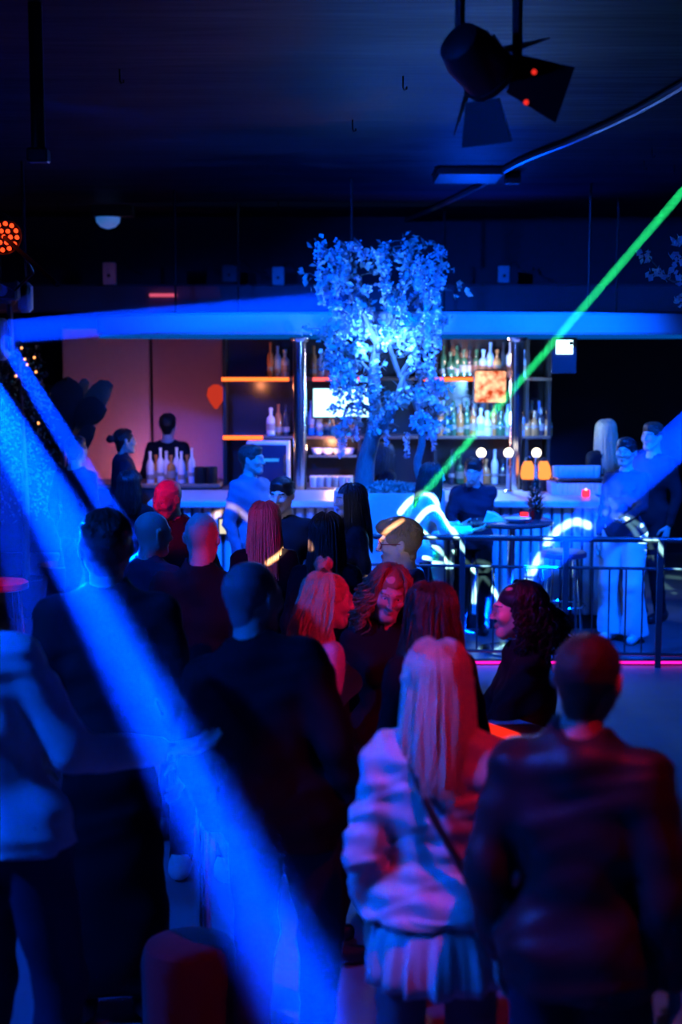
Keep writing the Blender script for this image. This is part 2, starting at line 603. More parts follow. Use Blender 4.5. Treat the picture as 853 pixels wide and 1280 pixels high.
def tubes_np(paths, r0, r1, n=5):
    """many tapered tubes in one go; paths (k, m, 3)"""
    paths = np.asarray(paths)
    k, m, _ = paths.shape
    t = np.gradient(paths, axis=1)
    t /= np.linalg.norm(t, axis=2)[..., None] + 1e-9
    ref = np.where(np.abs(t[..., 2:3]) < 0.8, np.array((0, 0, 1.0)), np.array((1.0, 0, 0)))
    nn = np.cross(t, ref)
    nn /= np.linalg.norm(nn, axis=2)[..., None] + 1e-9
    bb = np.cross(t, nn)
    s = np.linspace(0, 1, m)
    rad = (np.asarray(r0).reshape(-1, 1) if not np.isscalar(r0) else r0) * (1 - s) + r1 * s
    rad = np.broadcast_to(rad, (k, m)) * np.minimum(1, 0.05 + s * 6)
    a = np.arange(n) * 2 * math.pi / n
    V = paths[:, :, None, :] + rad[:, :, None, None] * (np.cos(a)[None, None, :, None] * nn[:, :, None, :] + np.sin(a)[None, None, :, None] * bb[:, :, None, :])
    idx = np.arange(k * m * n).reshape(k, m, n)
    A, B = idx[:, :-1, :], idx[:, 1:, :]
    Q = np.stack([A, np.roll(A, -1, 2), np.roll(B, -1, 2), B], -1).reshape(-1, 4)
    return V.reshape(-1, 3), Q


def hair_locks(n, length, gap, seed, wave=0.004, curl=0.0, push=0.25, r0=0.008, jit=0.25, tuck=0.0, m=18, cap=None):
    rg = np.random.RandomState(seed)
    out = []
    C, R = np.array((0, -0.020, 0.034)), np.array((0.086, 0.106, 0.094))
    for i in range(n):
        ph = rg.uniform(gap, 2 * math.pi - gap)
        th0, th1 = rg.uniform(0.03, 0.8), rg.uniform(1.55, 1.95)
        g = 1 + rg.uniform(-0.03, 0.10)
        L = length * rg.uniform(1 - jit, 1.03)
        k1 = int(m * 0.45)
        if cap is not None:
            th0, th1, k1 = rg.uniform(0.02, 0.9), cap * rg.uniform(0.75, 1.05), m
            th1 = max(th1, th0 + 0.35)
            th1 *= 1.0 - 0.42 * max(0.0, math.cos(ph))
            g = 1 + rg.uniform(-0.02, 0.05)
        pts = []
        for s in np.linspace(0, 1, k1):
            th = th0 + (th1 - th0) * s
            pts.append(C + R * g * np.array((math.sin(th) * math.sin(ph), math.sin(th) * math.cos(ph), math.cos(th))))
        pts[0] = C + (pts[0] - C) * 0.88
        e = pts[-1]
        for s in np.linspace(0, 1, m - k1 + 1)[1:]:
            f = 1 + push * math.sin(min(s * 1.3, 1) * math.pi / 2) - tuck * s * s
            y = (e[1] - C[1]) * f + C[1]
            pts.append(np.array((e[0] * f, y - 0.02 * s, e[2] * (1 - s) - L * s)))
        pts = np.array(pts)
        s = np.linspace(0, 1, m)
        q, q2 = rg.uniform(0, 6.28, 2)
        fr = rg.uniform(8, 13)
        pts[:, 0] += (wave * np.sin(s * fr + q) + curl * np.sin(s * 34 + q)) * s
        pts[:, 1] += (wave * np.cos(s * fr * 0.9 + q2) + curl * np.cos(s * 34 + q)) * s
        out.append(pts)
    return tubes_np(np.array(out), r0, r0 * 0.35)


HEADCOUNT = [0]


def person(label, px, py, Y, face, female=False, lean=0, side=0, twist=0, head=(0, 0, 0), hands=None, hair=('short', M_HBROWN),
           top=('sweater', M_BLACK), bottom=('trousers', M_BLACK), shoes=M_SHOE, skin=M_SKIN, drop_h=None, feet=None, vox=0.016,
           hvox=0.007, build=1.0, curl=0.45, elbows=None, group=None, glasses=False, collar=None):
    HEADCOUNT[0] += 1
    seed = HEADCOUNT[0]
    w = (0.88 if female else 1.0) * build
    rad = math.radians
    # upper body frame: leans about the pelvis
    RU = RZ(rad(twist)) @ RY(rad(side)) @ RX(-rad(lean))
    O = np.array((0, 0, 0.95))
    topw = at(px, py, Y)
    neck = O + RU @ np.array((0, 0.0, 0.565))
    RH = RZ(rad(twist)) @ RZ(rad(head[0])) @ RY(rad(head[2])) @ RX(-rad(head[1])) @ RX(-rad(lean) * 0.35)
    hc = neck + RH @ np.array((0, 0.022, 0.105))
    ztop = (hc + RH @ np.array((0, -0.02, 0.128)))[2]
    if drop_h is None:
        sc = topw[2] / ztop
        drop = 0.0
    else:
        sc = drop_h / 1.75
        drop = ztop - topw[2] / sc
    D = np.array((0, 0, -drop))
    O2 = O + D

    def U(x, y, z):
        return O2 + RU @ (np.array((x, y, z)) - O)
    neck, hc = neck + D, hc + D
    fy = RU @ np.array((0, 1.0, 0))
    shl = {}
    for s, k in ((-1, 'L'), (1, 'R')):
        sh = U(s * 0.168 * w, -0.012, 1.398)
        tgt = None if hands is None else hands.get(k)
        if tgt is None:
            tgt = U(s * 0.235 * w, 0.06, 0.88)
        else:
            tgt = np.asarray(tgt, float) + D
        hint = (s * 0.5, -1, -0.5) if elbows is None else elbows.get(k, (s * 0.5, -1, -0.5))
        elb, wri = ik(sh, tgt, 0.29, 0.26, hint)
        shl[k] = (s, sh, elb, wri)
    legs = {}
    for s, k in ((-1, 'L'), (1, 'R')):
        hip = np.array((s * 0.088, 0, 0.93)) + D
        ank = np.array((s * 0.11, -0.01 + max(0, drop) * 0.75, 0.085)) if feet is None else np.array((feet[k][0], feet[k][1], 0.085))
        kn, ank = ik(hip, ank, 0.435, 0.425, (s * 0.15, 1, 0.1))
        legs[k] = (s, hip, kn, ank)

    def torso(g, k=0.05):
        bw = 0.0 if not female else 0.012
        P = [rc(O2 + (-0.062, 0, 0), O2 + (0.062, 0, 0), 0.112 + g, 0.112 + g, k, ((0, 1, 0), 0.86)),
             rc(U(0, 0, 1.0), U(0, 0.005, 1.20), 0.118 * w + g, 0.128 * w + g - bw, k, (fy, 0.80)),
             rc(U(-0.062 * w, 0.005, 1.28), U(0.062 * w, 0.005, 1.28), 0.112 + g, 0.112 + g, k, (fy, 0.86)),
             rc(U(-0.130 * w, -0.012, 1.385), U(0, -0.012, 1.42), 0.054 + g, 0.066 + g, k), rc(U(0.130 * w, -0.012, 1.385), U(0, -0.012, 1.42), 0.054 + g, 0.066 + g, k)]
        if female:
            P += [el(U(s * 0.072, 0.085, 1.265), (0.062 + g * .6,) * 3, 0.04) for s in (-1, 1)]
        return P

    def arms(g, end=0.0):
        P = []
        for k in 'LR':
            s, sh, elb, wri = shl[k]
            d = wri - elb
            d /= np.linalg.norm(d)
            P += [rc(sh, elb, (0.050 * w + g * 0.9), (0.041 * w + g * 0.8), 0.03), rc(elb, wri - d * end, 0.041 * w + g * 0.8, 0.028 * w + g * 0.6, 0.02)]
        return P

    def legp(g, low=0.0, flare=0.0):
        P = []
        for k in 'LR':
            s, hip, kn, ank = legs[k]
            e = ank + (kn - ank) * low
            P += [rc(hip, kn, 0.086 + g, 0.058 + g, 0.04), rc(kn, e, 0.057 + g, 0.040 + g + flare, 0.03)]
        return P

    # the body: trunk and limbs, head and hands of one figure
    P = torso(-0.012) + arms(-0.004) + legp(-0.010)
    for k in 'LR':
        s, hip, kn, ank = legs[k]
        P.append(rc(ank + (0, -0.03, -0.035), ank + (s * 0.012, 0.13, -0.055), 0.040, 0.028, 0.03))
    P.append(rc(U(0, -0.02, 1.42), neck + RH @ np.array((0, 0, 0.03)), 0.066 * w, 0.052 * w, 0.04))
    parts = [sdf(P, vox)]
    HP = place(head_prims(female), RH, hc)
    HP.append(rc(hc + RH @ np.array((0, -0.022, -0.03)), U(0, -0.015, 1.44), 0.052 * w, 0.056 * w, 0.03))
    V, Q = sdf(HP, hvox)
    ctr = (V[Q].mean(1) - hc) @ RH
    mi = np.zeros(len(Q), dtype=np.int32)
    mi[(np.abs(ctr[:, 0]) < 0.022) & (ctr[:, 1] > 0.076) & (ctr[:, 2] > -0.0655) & (ctr[:, 2] < -0.0475)] = 1
    ax_ = np.abs(ctr[:, 0])
    mi[(ax_ > 0.014) & (ax_ < 0.052) & (ctr[:, 1] > 0.055) & (np.abs(ctr[:, 2] - 0.033 + 0.10 * (ax_ - 0.03) ** 2 * 40) < (0.0028 if female else 0.0038))] = 2
    parts.append((V, Q, mi))
    for k in 'LR':
        s, sh, elb, wri = shl[k]
        d = wri - elb
        d /= np.linalg.norm(d)
        ref = np.array((0, 1.0, 0)) if abs(d[1]) < 0.8 else np.array((1.0 * s, 0, 0))
        across = ref - d * np.dot(ref, d)
        across /= np.linalg.norm(across)
        across *= -s
        zax = np.cross(across, d)
        parts.append(sdf(place(hand_prims(curl, s, 0.6), np.stack([across, d, zax], 1), wri + d * 0.035), 0.0055))
    hm = hair[1] if hair else M_HBROWN
    me = np_mesh('person', parts, [skin, M_LIP, hm])
    o = link('person', me)
    tag(o, label, 'person', group)
    o.scale = (sc, sc, sc)
    fz = rad(face)
    o.rotation_euler = (0, 0, fz)
    off = RZ(fz) @ (hc * sc)
    o.location = (topw[0] - off[0], topw[1] - off[1], 0)

    # eyes
    for s in (-1, 1):
        b = MB()
        R_ = RH
        prof = [(0.0125 * math.sin(t), 0.0125 * math.cos(t)) for t in np.linspace(0.02, math.pi - 0.02, 9)][::-1]
        b.lathe(prof, hc + RH @ np.array((s * 0.031, 0.0685, 0.010)), 10, 0, R_)
        b.lathe([(0.0062 * math.sin(t), 0.0062 * math.cos(t)) for t in np.linspace(0.02, math.pi - 0.02, 7)][::-1],
                hc + RH @ np.array((s * 0.031, 0.0760, 0.010)), 8, 1, R_)
        b.obj('eye', [M_EYE, M_IRIS], o)
    if glasses:
        b = MB()
        for s in (-1, 1):
            c0 = np.array((s * 0.033, 0.096, 0.008))
            b.tube([hc + RH @ (c0 + np.array((0.027 * math.cos(t), -0.012 * abs(math.cos(t)) ** 2, 0.021 * math.sin(t)))) for t in np.linspace(0, 2 * math.pi, 15)], 0.003, 5)
            b.tube([hc + RH @ np.array(q) for q in ((s * 0.060, 0.086, 0.014), (s * 0.082, 0.03, 0.014), (s * 0.084, -0.02, 0.012))], 0.0028, 5)
        b.tube([hc + RH @ np.array(q) for q in ((-0.008, 0.098, 0.012), (0.008, 0.098, 0.012))], 0.003, 5)
        b.obj('glasses', mat('red_frame', (0.25, 0.03, 0.03), 0.3), o)

    # clothes
    kind, tm = top[0], top[1]
    g = {'jacket': 0.024, 'puffer': 0.030, 'shirt': 0.018, 'sweater': 0.014, 'tshirt': 0.014, 'blouse': 0.012, 'coat': 0.026, 'dress': 0.012}[kind]
    hem = top[2] if len(top) > 2 else {'jacket': 0.80, 'puffer': 0.76, 'shirt': 0.84, 'sweater': 0.85, 'tshirt': 0.85, 'blouse': 0.88, 'coat': 0.6, 'dress': 0.45}[kind]
    P = torso(g, 0.06)
    P.append(rc(O2 + (-0.05, 0, -0.03), O2 + (-0.05, 0, hem - 0.95 - 0.08), 0.115 + g, 0.110 + g + (0.02 if hem < 0.7 else 0), 0.06, ((0, 1, 0), 0.95)))
    P.append(rc(O2 + (0.05, 0, -0.03), O2 + (0.05, 0, hem - 0.95 - 0.08), 0.115 + g, 0.110 + g + (0.02 if hem < 0.7 else 0), 0.06, ((0, 1, 0), 0.95)))
    if kind == 'tshirt':
        for k in 'LR':
            s, sh, elb, wri = shl[k]
            P.append(rc(sh, sh + (elb - sh) * 0.62, 0.058 * w + g, 0.055 * w + g, 0.035))
    else:
        P += arms(g, 0.0 if kind in ('jacket', 'puffer', 'coat') else 0.01)
    if collar is not False:
        ch = {'jacket': 0.055, 'puffer': 0.06, 'shirt': 0.05, 'coat': 0.06}.get(kind, 0.015)
        P.append(rc(U(0, -0.018, 1.43), U(0, 0.0, 1.455 + ch), 0.076 * w + 0.5 * g, 0.056 * w + 0.45 * g, 0.025))
        P.append(rc(U(0, 0.012, 1.455 + ch * 0.4), U(0, 0.03, 1.6 + ch), 0.056 * w + 0.1 * g, 0.075 * w, 0.008, op='sub'))
        P.append(plane(U(0, 0.0, 1.468 + ch), RU @ np.array((0, -0.35, 1))))
    else:
        P.append(rc(U(0, 0.06, 1.50), U(0, 0.14, 1.60), 0.10, 0.12, 0.02, op='sub'))
    P.append(plane(O2 + (0, 0, hem - 0.95), (0, 0, -1)))
    wr = {'jacket': 0.006, 'puffer': 0.010, 'shirt': 0.008, 'sweater': 0.005, 'tshirt': 0.006, 'blouse': 0.006, 'coat': 0.006, 'dress': 0.005}[kind]
    nm = {'jacket': 'jacket', 'puffer': 'jacket', 'shirt': 'shirt', 'sweater': 'sweater', 'tshirt': 't_shirt', 'blouse': 'blouse', 'coat': 'coat', 'dress': 'dress'}[kind]
    link(nm, np_mesh(nm, [sdf(P, vox * 0.82, wr, 30 if kind != 'puffer' else 44, seed)], [tm]), o)
    bk, bm_ = bottom[0], bottom[1]
    if bk in ('trousers', 'wide'):
        fl = 0.0 if bk == 'trousers' else 0.05
        P = [rc(O2 + (-0.06, 0, 0.02), O2 + (0.06, 0, 0.02), 0.118, 0.118, 0.05, ((0, 1, 0), 0.88))] + legp(0.014 + fl * 0.2, 0.0, fl)
        P += [plane((0, 0, 0.055), (0, 0, -1)), plane(O2 + (0, 0, 0.09), (0, 0, 1))]
        link('trousers', np_mesh('trousers', [sdf(P, vox * 0.9, 0.004, 24, seed + 3)], [bm_]), o)
    elif bk == 'skirt':
        P = [rc(O2 + (-0.04, 0, 0.04), O2 + (-0.05, 0.02, -0.80), 0.11, 0.15, 0.05), rc(O2 + (0.04, 0, 0.04), O2 + (0.05, 0.02, -0.80), 0.11, 0.15, 0.05),
             plane(O2 + (0, 0, -0.84), (0, 0, -1)), plane(O2 + (0, 0, 0.08), (0, 0, 1))]
        link('skirt', np_mesh('skirt', [sdf(P, vox, 0.008, 20, seed + 3)], [bm_]), o)
    for k in 'LR':
        s, hip, kn, ank = legs[k]
        P = [rc(ank + (0, -0.035, -0.030), ank + (s * 0.014, 0.155, -0.045), 0.052, 0.040, 0.03), rc(ank + (0, -0.01, 0.0), ank + (0, -0.01, 0.03), 0.05, 0.046, 0.03),
             plane((0, 0, 0.004), (0, 0, -1)), plane(ank + (0, 0, 0.045), (0, 0, 1))]
        link('shoe', np_mesh('shoe', [sdf(P, 0.012)], [shoes]), o)

    # hair
    if hair:
        st, hmat = hair[0], hair[1]
        hv = hvox * 1.15
        base = [el((0, -0.024, 0.036), (0.086, 0.104, 0.092)),
                rc((0, -0.062, 0.0), (0, -0.060, -0.055), 0.052, 0.044, 0.03, ((0, 1, 0), 0.7)),
                el((0, 0.124, -0.028), (0.074, 0.085, 0.100), 0.012, op='sub')]
        ears = [el((s * 0.098, 0.02, -0.025), (0.03, 0.045, 0.050), 0.012, op='sub') for s in (-1, 1)]
        H = []
        if st == 'short':
            P = base + [el((0, 0.020, 0.092), (0.060, 0.062, 0.036), 0.03)] + ears
            H.append(sdf(place(P, RH, hc), hv, 0.0035, 90, seed))
            H.append(place_np(hair_locks(130, 0.02, 0.0, seed, 0.004, r0=0.008, m=9, cap=1.35), RH, hc))
        elif st == 'crop':
            H.append(sdf(place([dict(base[0], r=base[0]['r'] - 0.006)] + base[1:] + ears, RH, hc), hv, 0.0015, 120, seed))
        elif st == 'flop':
            P = base + [el((0.0, 0.015, 0.10), (0.068, 0.085, 0.038), 0.03), el((0, 0.070, 0.088), (0.050, 0.028, 0.024), 0.03)] + ears
            H.append(sdf(place(P, RH, hc), hv, 0.004, 70, seed))
            H.append(place_np(hair_locks(220, 0.015, 0.0, seed, 0.007, r0=0.009, m=10, cap=1.5), RH, hc))
        elif st in ('long', 'wavy', 'curly', 'bun', 'tied'):
            base[2] = el((0, 0.130, -0.030), (0.066, 0.088, 0.116), 0.012, op='sub')
            L = hair[2] if len(hair) > 2 else 0.34
            wd = hair[3] if len(hair) > 3 else 1.0
            P = [dict(base[0], r=base[0]['r'] - 0.005)] + base[1:]
            if st != 'tied':
                P += [rc((-0.040 * wd, -0.045, 0.0), (-0.055 * wd, -0.085, -L + 0.05), 0.055, 0.036, 0.04, ((0, 1, 0), 0.75)),
                      rc((0.040 * wd, -0.045, 0.0), (0.055 * wd, -0.085, -L + 0.05), 0.055, 0.036, 0.04, ((0, 1, 0), 0.75)),
                      rc((0, -0.07, 0.0), (0, -0.095, -L + 0.04), 0.06, 0.045, 0.04, ((0, 1, 0), 0.7))]
            if st in ('bun', 'tied'):
                P += [el((0, -0.055, 0.150), (0.036, 0.036, 0.032), 0.015)] if st == 'bun' else [el((0, -0.150, 0.03), (0.042, 0.038, 0.042), 0.015)]
            H.append(sdf(place(P, RH, hc), hv, 0.004, 70, seed))
            if st == 'tied':
                H.append(place_np(hair_locks(110, 0.03, 0.0, seed, 0.002, r0=0.007, m=9, cap=1.4), RH, hc))
            elif st == 'curly':
                H.append(place_np(hair_locks(300, L, hair[4] if len(hair) > 4 else 0.85, seed, 0.02, 0.013, 0.55, r0=0.0085, jit=0.7, m=40), RH, hc))
            else:
                wv = {'long': 0.004, 'wavy': 0.022, 'bun': 0.014}[st]
                RL = RZ(math.atan2(-RH[0][1], RH[1][1]))      # long hair hangs plumb
                H.append(place_np(hair_locks(230, L, 1.3 if st == 'bun' else 0.85, seed, wv, 0.0, 0.18 * wd, r0=0.0085), RL * 0.5 + RH * 0.5, hc))
            if st == 'bun':
                rg = np.random.RandomState(seed)
                pths = []
                for i in range(26):
                    a0, tl = rg.uniform(0, 6.28), rg.uniform(-1.2, 1.2)
                    tt = np.linspace(0, 4.0, 14)
                    rr = 0.036
                    q = np.stack([rr * np.cos(tt + a0), rr * np.sin(tt + a0) * math.cos(tl), rr * np.sin(tt + a0) * math.sin(tl)], 1)
                    pths.append(q + np.array((0, -0.055, 0.155)))
                H.append(place_np(tubes_np(np.array(pths), 0.009, 0.004), RH, hc))
        link('hair', np_mesh('hair', H, [hmat]), o)
    return dict(o=o, sc=sc, hc=hc, RH=RH, U=U, shl=shl, O2=O2, face=fz, D=D,
                W=lambda p: np.array(o.location) + RZ(fz) @ (np.asarray(p) * sc))


def place_np(vq, R, o):
    V, Q = vq
    return V @ np.asarray(R).T + o, Q


# ------------------------------------------------------------------ the room
M_CEIL = mat('ceiling_paint', (0.008, 0.013, 0.026), 0.55, bump=0.8, scale=1.3, stretch=(0.3, 1.6, 1), var=0.85, spec=0.035)  # the stretched tone variation imitates streaks of reflected light on the paint
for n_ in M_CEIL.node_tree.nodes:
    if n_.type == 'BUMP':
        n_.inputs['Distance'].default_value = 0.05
M_FLOOR = mat('floor_screed', (0.22, 0.22, 0.24), 0.45, bump=0.1, scale=3, var=0.25)
M_BARFLOOR = mat('bar_floor', (0.12, 0.12, 0.13), 0.28, bump=0.05, scale=4, var=0.3)
M_WALL = mat('dark_wall', (0.035, 0.035, 0.045), 0.7, bump=0.2, scale=12)
M_PLASTER = mat('plaster_panel', (0.42, 0.36, 0.37), 0.8, bump=0.15, scale=14, var=0.06)
M_SOFFIT = mat('soffit', (0.09, 0.09, 0.11), 0.6, bump=0.2, scale=6)


def slab(name, lo, hi, m, parent=None, bev=0.0):
    lo, hi = np.array(lo), np.array(hi)
    c = (lo + hi) / 2
    b = MB().box((0, 0, 0), hi - lo, bev=bev)
    return b.obj(name, m, parent, smooth=False, loc=c)


XW, YB, ZC = 6.0, 16.6, 3.9
EDGE_Y = 10.75
struct(slab('floor', (-XW, -2, -0.2), (XW, EDGE_Y, 0), M_FLOOR))
struct(slab('floor', (-XW, EDGE_Y, -0.2), (XW, YB, 0.0), M_BARFLOOR))
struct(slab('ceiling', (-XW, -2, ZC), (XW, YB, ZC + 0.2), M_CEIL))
struct(slab('wall_back', (-XW, YB, 0), (XW, YB + 0.2, ZC), M_WALL))
struct(slab('wall_left', (-XW - 0.2, -2, 0), (-XW, YB, ZC), M_WALL))
struct(slab('wall_right', (XW, -2, 0), (XW + 0.2, YB, ZC), M_WALL))
struct(slab('wall_front', (-XW, -2.2, 0), (XW, -2, ZC), M_WALL))
# duct box under the ceiling at the far end
struct(slab('trim_1', (-XW, 15.75, 2.80), (XW, 16.3, 3.10), M_SOFFIT, bev=0.02))
struct(slab('trim_2', (-XW, 16.3, 2.95), (XW, YB, 3.3), M_WALL))
# plaster wall panels behind the side counter
p0, p1, p2 = at(118, 430, 15.5)[0], at(187, 430, 15.5)[0], at(277, 430, 15.5)[0]
struct(slab('wall_panel', (p0 - 0.35, 15.5, 0), (p1 - 0.01, 15.62, 2.62), M_PLASTER, bev=0.008), 'pale plaster wall panel lit pink behind the side counter')
struct(slab('wall_panel', (p1 + 0.01, 15.62, 0), (p2, 15.74, 2.62), mat('plaster_mauve', (0.33, 0.25, 0.30), 0.8, bump=0.1, scale=14, var=0.06), bev=0.008), 'mauve plaster wall panel beside the back bar')

# led strip at the edge of the bar floor
struct(slab('trim_3', (-XW, EDGE_Y - 0.03, 0.0), (XW, EDGE_Y + 0.03, 0.035), M_BLKMET))
led = slab('led_strip', (-XW, EDGE_Y - 0.045, 0.012), (XW, EDGE_Y - 0.031, 0.030), emis('led_pink', (1.0, 0.01, 0.42), 2.0))
tag(led, 'thin pink LED strip along the edge of the bar floor', 'light strip')

# ------------------------------------------------------------------ bar
BAR_Y, BAR_L, BAR_R, BAR_H = 12.1, -1.65, 2.27, 1.12
bar = empty('bar_counter', ((BAR_L + BAR_R) / 2, 12.5, 0))
tag(bar, 'long blue-lit bar counter with ribbed front below the round canopy', 'bar counter')
bc = np.array(bar.location)
slab('body', np.array((BAR_L + 0.04, BAR_Y + 0.06, 0.02)) - bc, np.array((BAR_R - 0.04, 12.9, 1.06)) - bc, mat('bar_body', (0.2, 0.2, 0.24), 0.6), bar)
slab('counter_top', np.array((BAR_L, BAR_Y - 0.06, 1.06)) - bc, np.array((BAR_R, 13.0, 1.12)) - bc, M_WPAINT, bar, 0.012)
slab('kick_board', np.array((BAR_L + 0.05, BAR_Y + 0.03, 0.0)) - bc, np.array((BAR_R - 0.05, BAR_Y + 0.06, 0.12)) - bc, M_BLKMET, bar)
sl_me = MB().box((0, 0, 0.59), (0.062, 0.05, 0.94), bev=0.014).mesh('slat', M_WPAINT)
n_sl = 44
for i in range(n_sl):
    x = BAR_L + 0.06 + (BAR_R - BAR_L - 0.12) * i / (n_sl - 1)
    link('slat', sl_me, bar, np.array((x, BAR_Y + 0.04, 0)) - bc)
for k in range(9):
    link('slat', sl_me, bar, np.array((BAR_R - 0.03, BAR_Y + 0.10 + k * 0.09, 0)) - bc, math.pi / 2)

# canopy over the bar: an oval disc with a lit rim
CX, CY, RXC, RYC = 0.6, 14.1, 2.98, 2.05
can = empty('bar_canopy', (CX, CY, 2.5))
tag(can, 'wide oval white canopy hanging over the bar, its rim lit blue', 'canopy')


def oval(prof, name, m, n=96):
    b = MB()
    v, f = [], []
    for dr, z in prof:
        for i in range(n):
            a = 2 * math.pi * i / n
            v.append(((RXC + dr) * math.cos(a), (RYC + dr) * math.sin(a), z))
    K = len(prof)
    for k in range(K):
        k2 = (k + 1) % K
        for i in range(n):
            j = (i + 1) % n
            f.append((k * n + i, k * n + j, k2 * n + j, k2 * n + i))
    b.add(v, f)
    return b.obj(name, m, can)


oval([(-0.02, 0.03), (0, 0.05), (0.0, 0.20), (-0.02, 0.22), (-0.9, 0.22), (-0.9, 0.03)], 'fascia', mat('canopy_lacquer', (0.62, 0.63, 0.68), 0.22, coat=0.4, var=0.03, scale=4))
oval([(-0.06, 0.005), (-0.015, 0.005), (-0.015, 0.03), (-0.06, 0.03)], 'rim_light', emis('rim_blue', (0.0, 0.16, 0.85), 0.42))
oval([(-0.88, 0.03), (-0.88, 0.20), (-1.9, 0.20), (-1.9, 0.03)], 'soffit_disc', M_BLKMET)
for a in range(6):
    th = a * math.pi / 3 + 0.3
    MB().tube([((RXC - .7) * math.cos(th), (RYC - .7) * math.sin(th), 0.2), ((RXC - .7) * math.cos(th), (RYC - .7) * math.sin(th), 1.40)], 0.012, 6).obj('hanger_rod', M_BLKMET, can)

# chrome columns carrying the canopy
for pxc, lb in ((375, 'tall chrome column beside the bright bar screen'), (646, 'tall chrome column beside the glowing orange panel')):
    x = at(pxc, 500, 13.2)[0]
    c = empty('column', (x, 13.2, 0))
    MB().lathe([(0.062, 0.03), (0.062, 2.53)], n=24).obj('shaft', M_CHROME, c)
    MB().lathe([(0.12, 0.0), (0.12, 0.025), (0.085, 0.035)], n=24).obj('base_plate', M_CHROME, c)
    MB().lathe([(0.07, 2.47), (0.10, 2.51), (0.10, 2.535)], n=24).obj('collar', M_CHROME, c)
    tag(c, lb, 'column')

# back bar shelving
SH_Y = 14.25
sL, sR = at(278, 500, 14.1)[0], at(690, 500, 14.1)[0]
xc1, xc2 = at(362, 500, 14.1)[0], at(660, 500, 14.1)[0]
bb = empty('back_bar_shelving', ((sL + sR) / 2, SH_Y, 0))
tag(bb, 'dark back bar shelving unit filled with bottles behind the counter', 'shelving')
b0 = np.array(bb.location)
slab('back_panel', np.array((sL, 14.42, 0)) - b0, np.array((sR, 14.46, 2.5)) - b0, mat('back_panel_black', (0.02, 0.02, 0.025), 0.25, var=0.1), bb)
zs1, zs2, zs3 = at(400, 472, 14.1)[2], at(400, 545, 14.1)[2], 1.06
SHELF = {}
for z in (zs1, zs2):
    SHELF[z] = slab('shelf', np.array((sL, 14.1, z - 0.03)) - b0, np.array((sR, 14.42, z)) - b0, mat('shelf_wood', (0.10, 0.07, 0.06), 0.35), bb, 0.004)
slab('back_counter', np.array((sL, 13.85, 0.0)) - b0, np.array((sR, 14.42, 1.05)) - b0, mat('back_counter', (0.10, 0.09, 0.10), 0.4), bb, 0.01)
for x in (sL + 0.02, xc1 + .12, at(450, 500, 14.1)[0], at(545, 500, 14.1)[0], xc2, sR - 0.02):
    slab('upright', np.array((x - 0.015, 14.12, 1.06)) - b0, np.array((x + 0.015, 14.42, 2.5)) - b0, M_BLKMET, bb)
LED_O = emis('led_orange', (1.0, 0.12, 0.02), 3.2)
LED_P = emis('led_coral', (1.0, 0.10, 0.10), 2.2)
for (xa, xb, z, m) in ((277, 361, zs1, LED_O), (391, 470, zs1, LED_P), (530, 632, zs1, LED_O), (278, 328, zs2, LED_O)):
    slab('led_strip', np.array((at(xa, 472, 14.08)[0], 14.082, z - 0.034)) - b0, np.array((at(xb, 472, 14.08)[0], 14.098, z + 0.002)) - b0, m, SHELF[z]).location -= SHELF[z].location
lamp('side_counter_fill', 'POINT', (-1.75, 13.55, 1.42), None, 2.2, (1.0, 0.5, 0.25), 0.03)  # warm fill added to brighten the counter bottles, no fixture behind it
lamp('shelf_glow_left', 'POINT', (at(320, 480, 14)[0], 13.95, zs1 - 0.1), None, 5, (1.0, 0.3, 0.12), 0.03)
lamp('shelf_glow_right', 'POINT', (at(585, 480, 14)[0], 13.9, zs1 + 0.2), None, 8, (1.0, 0.5, 0.4), 0.03)
lamp('shelf_glow_low', 'POINT', (at(415, 560, 14)[0], 13.92, zs2 - 0.1), None, 12, (1.0, 0.42, 0.22), 0.03)
lamp('shelf_glow_blue', 'POINT', (at(600, 520, 14)[0], 13.6, zs2 + 0.5), None, 90, (0.15, 0.45, 1.0), 0.05)
lamp('shelf_glow_blue_low', 'POINT', (at(600, 590, 14)[0], 13.4, 1.75), None, 50, (0.12, 0.35, 1.0), 0.05)

# bright screen in the shelving, glowing orange block, blue glass-door fridge
a, b_ = at(392, 521, 14.05), at(470, 486, 14.05)
scr = empty('bar_screen', ((a[0] + b_[0]) / 2, 14.06, a[2]))
tag(scr, 'bright white screen standing on the back bar shelf behind the tree', 'screen')
w_, h_ = b_[0] - a[0], b_[2] - a[2]
MB().box((0, 0.02, h_ / 2), (w_ + 0.04, 0.03, h_ + 0.04), bev=0.006).obj('frame', M_BLKPLA, scr)
MB().box((0, 0.0, h_ / 2), (w_, 0.008, h_)).obj('display', emis('screen_white', (0.45, 0.9, 1.0), 3.2), scr)
MB().box((0, 0.02, -0.045), (0.2, 0.06, 0.06), bev=0.01).obj('stand', M_BLKPLA, scr)

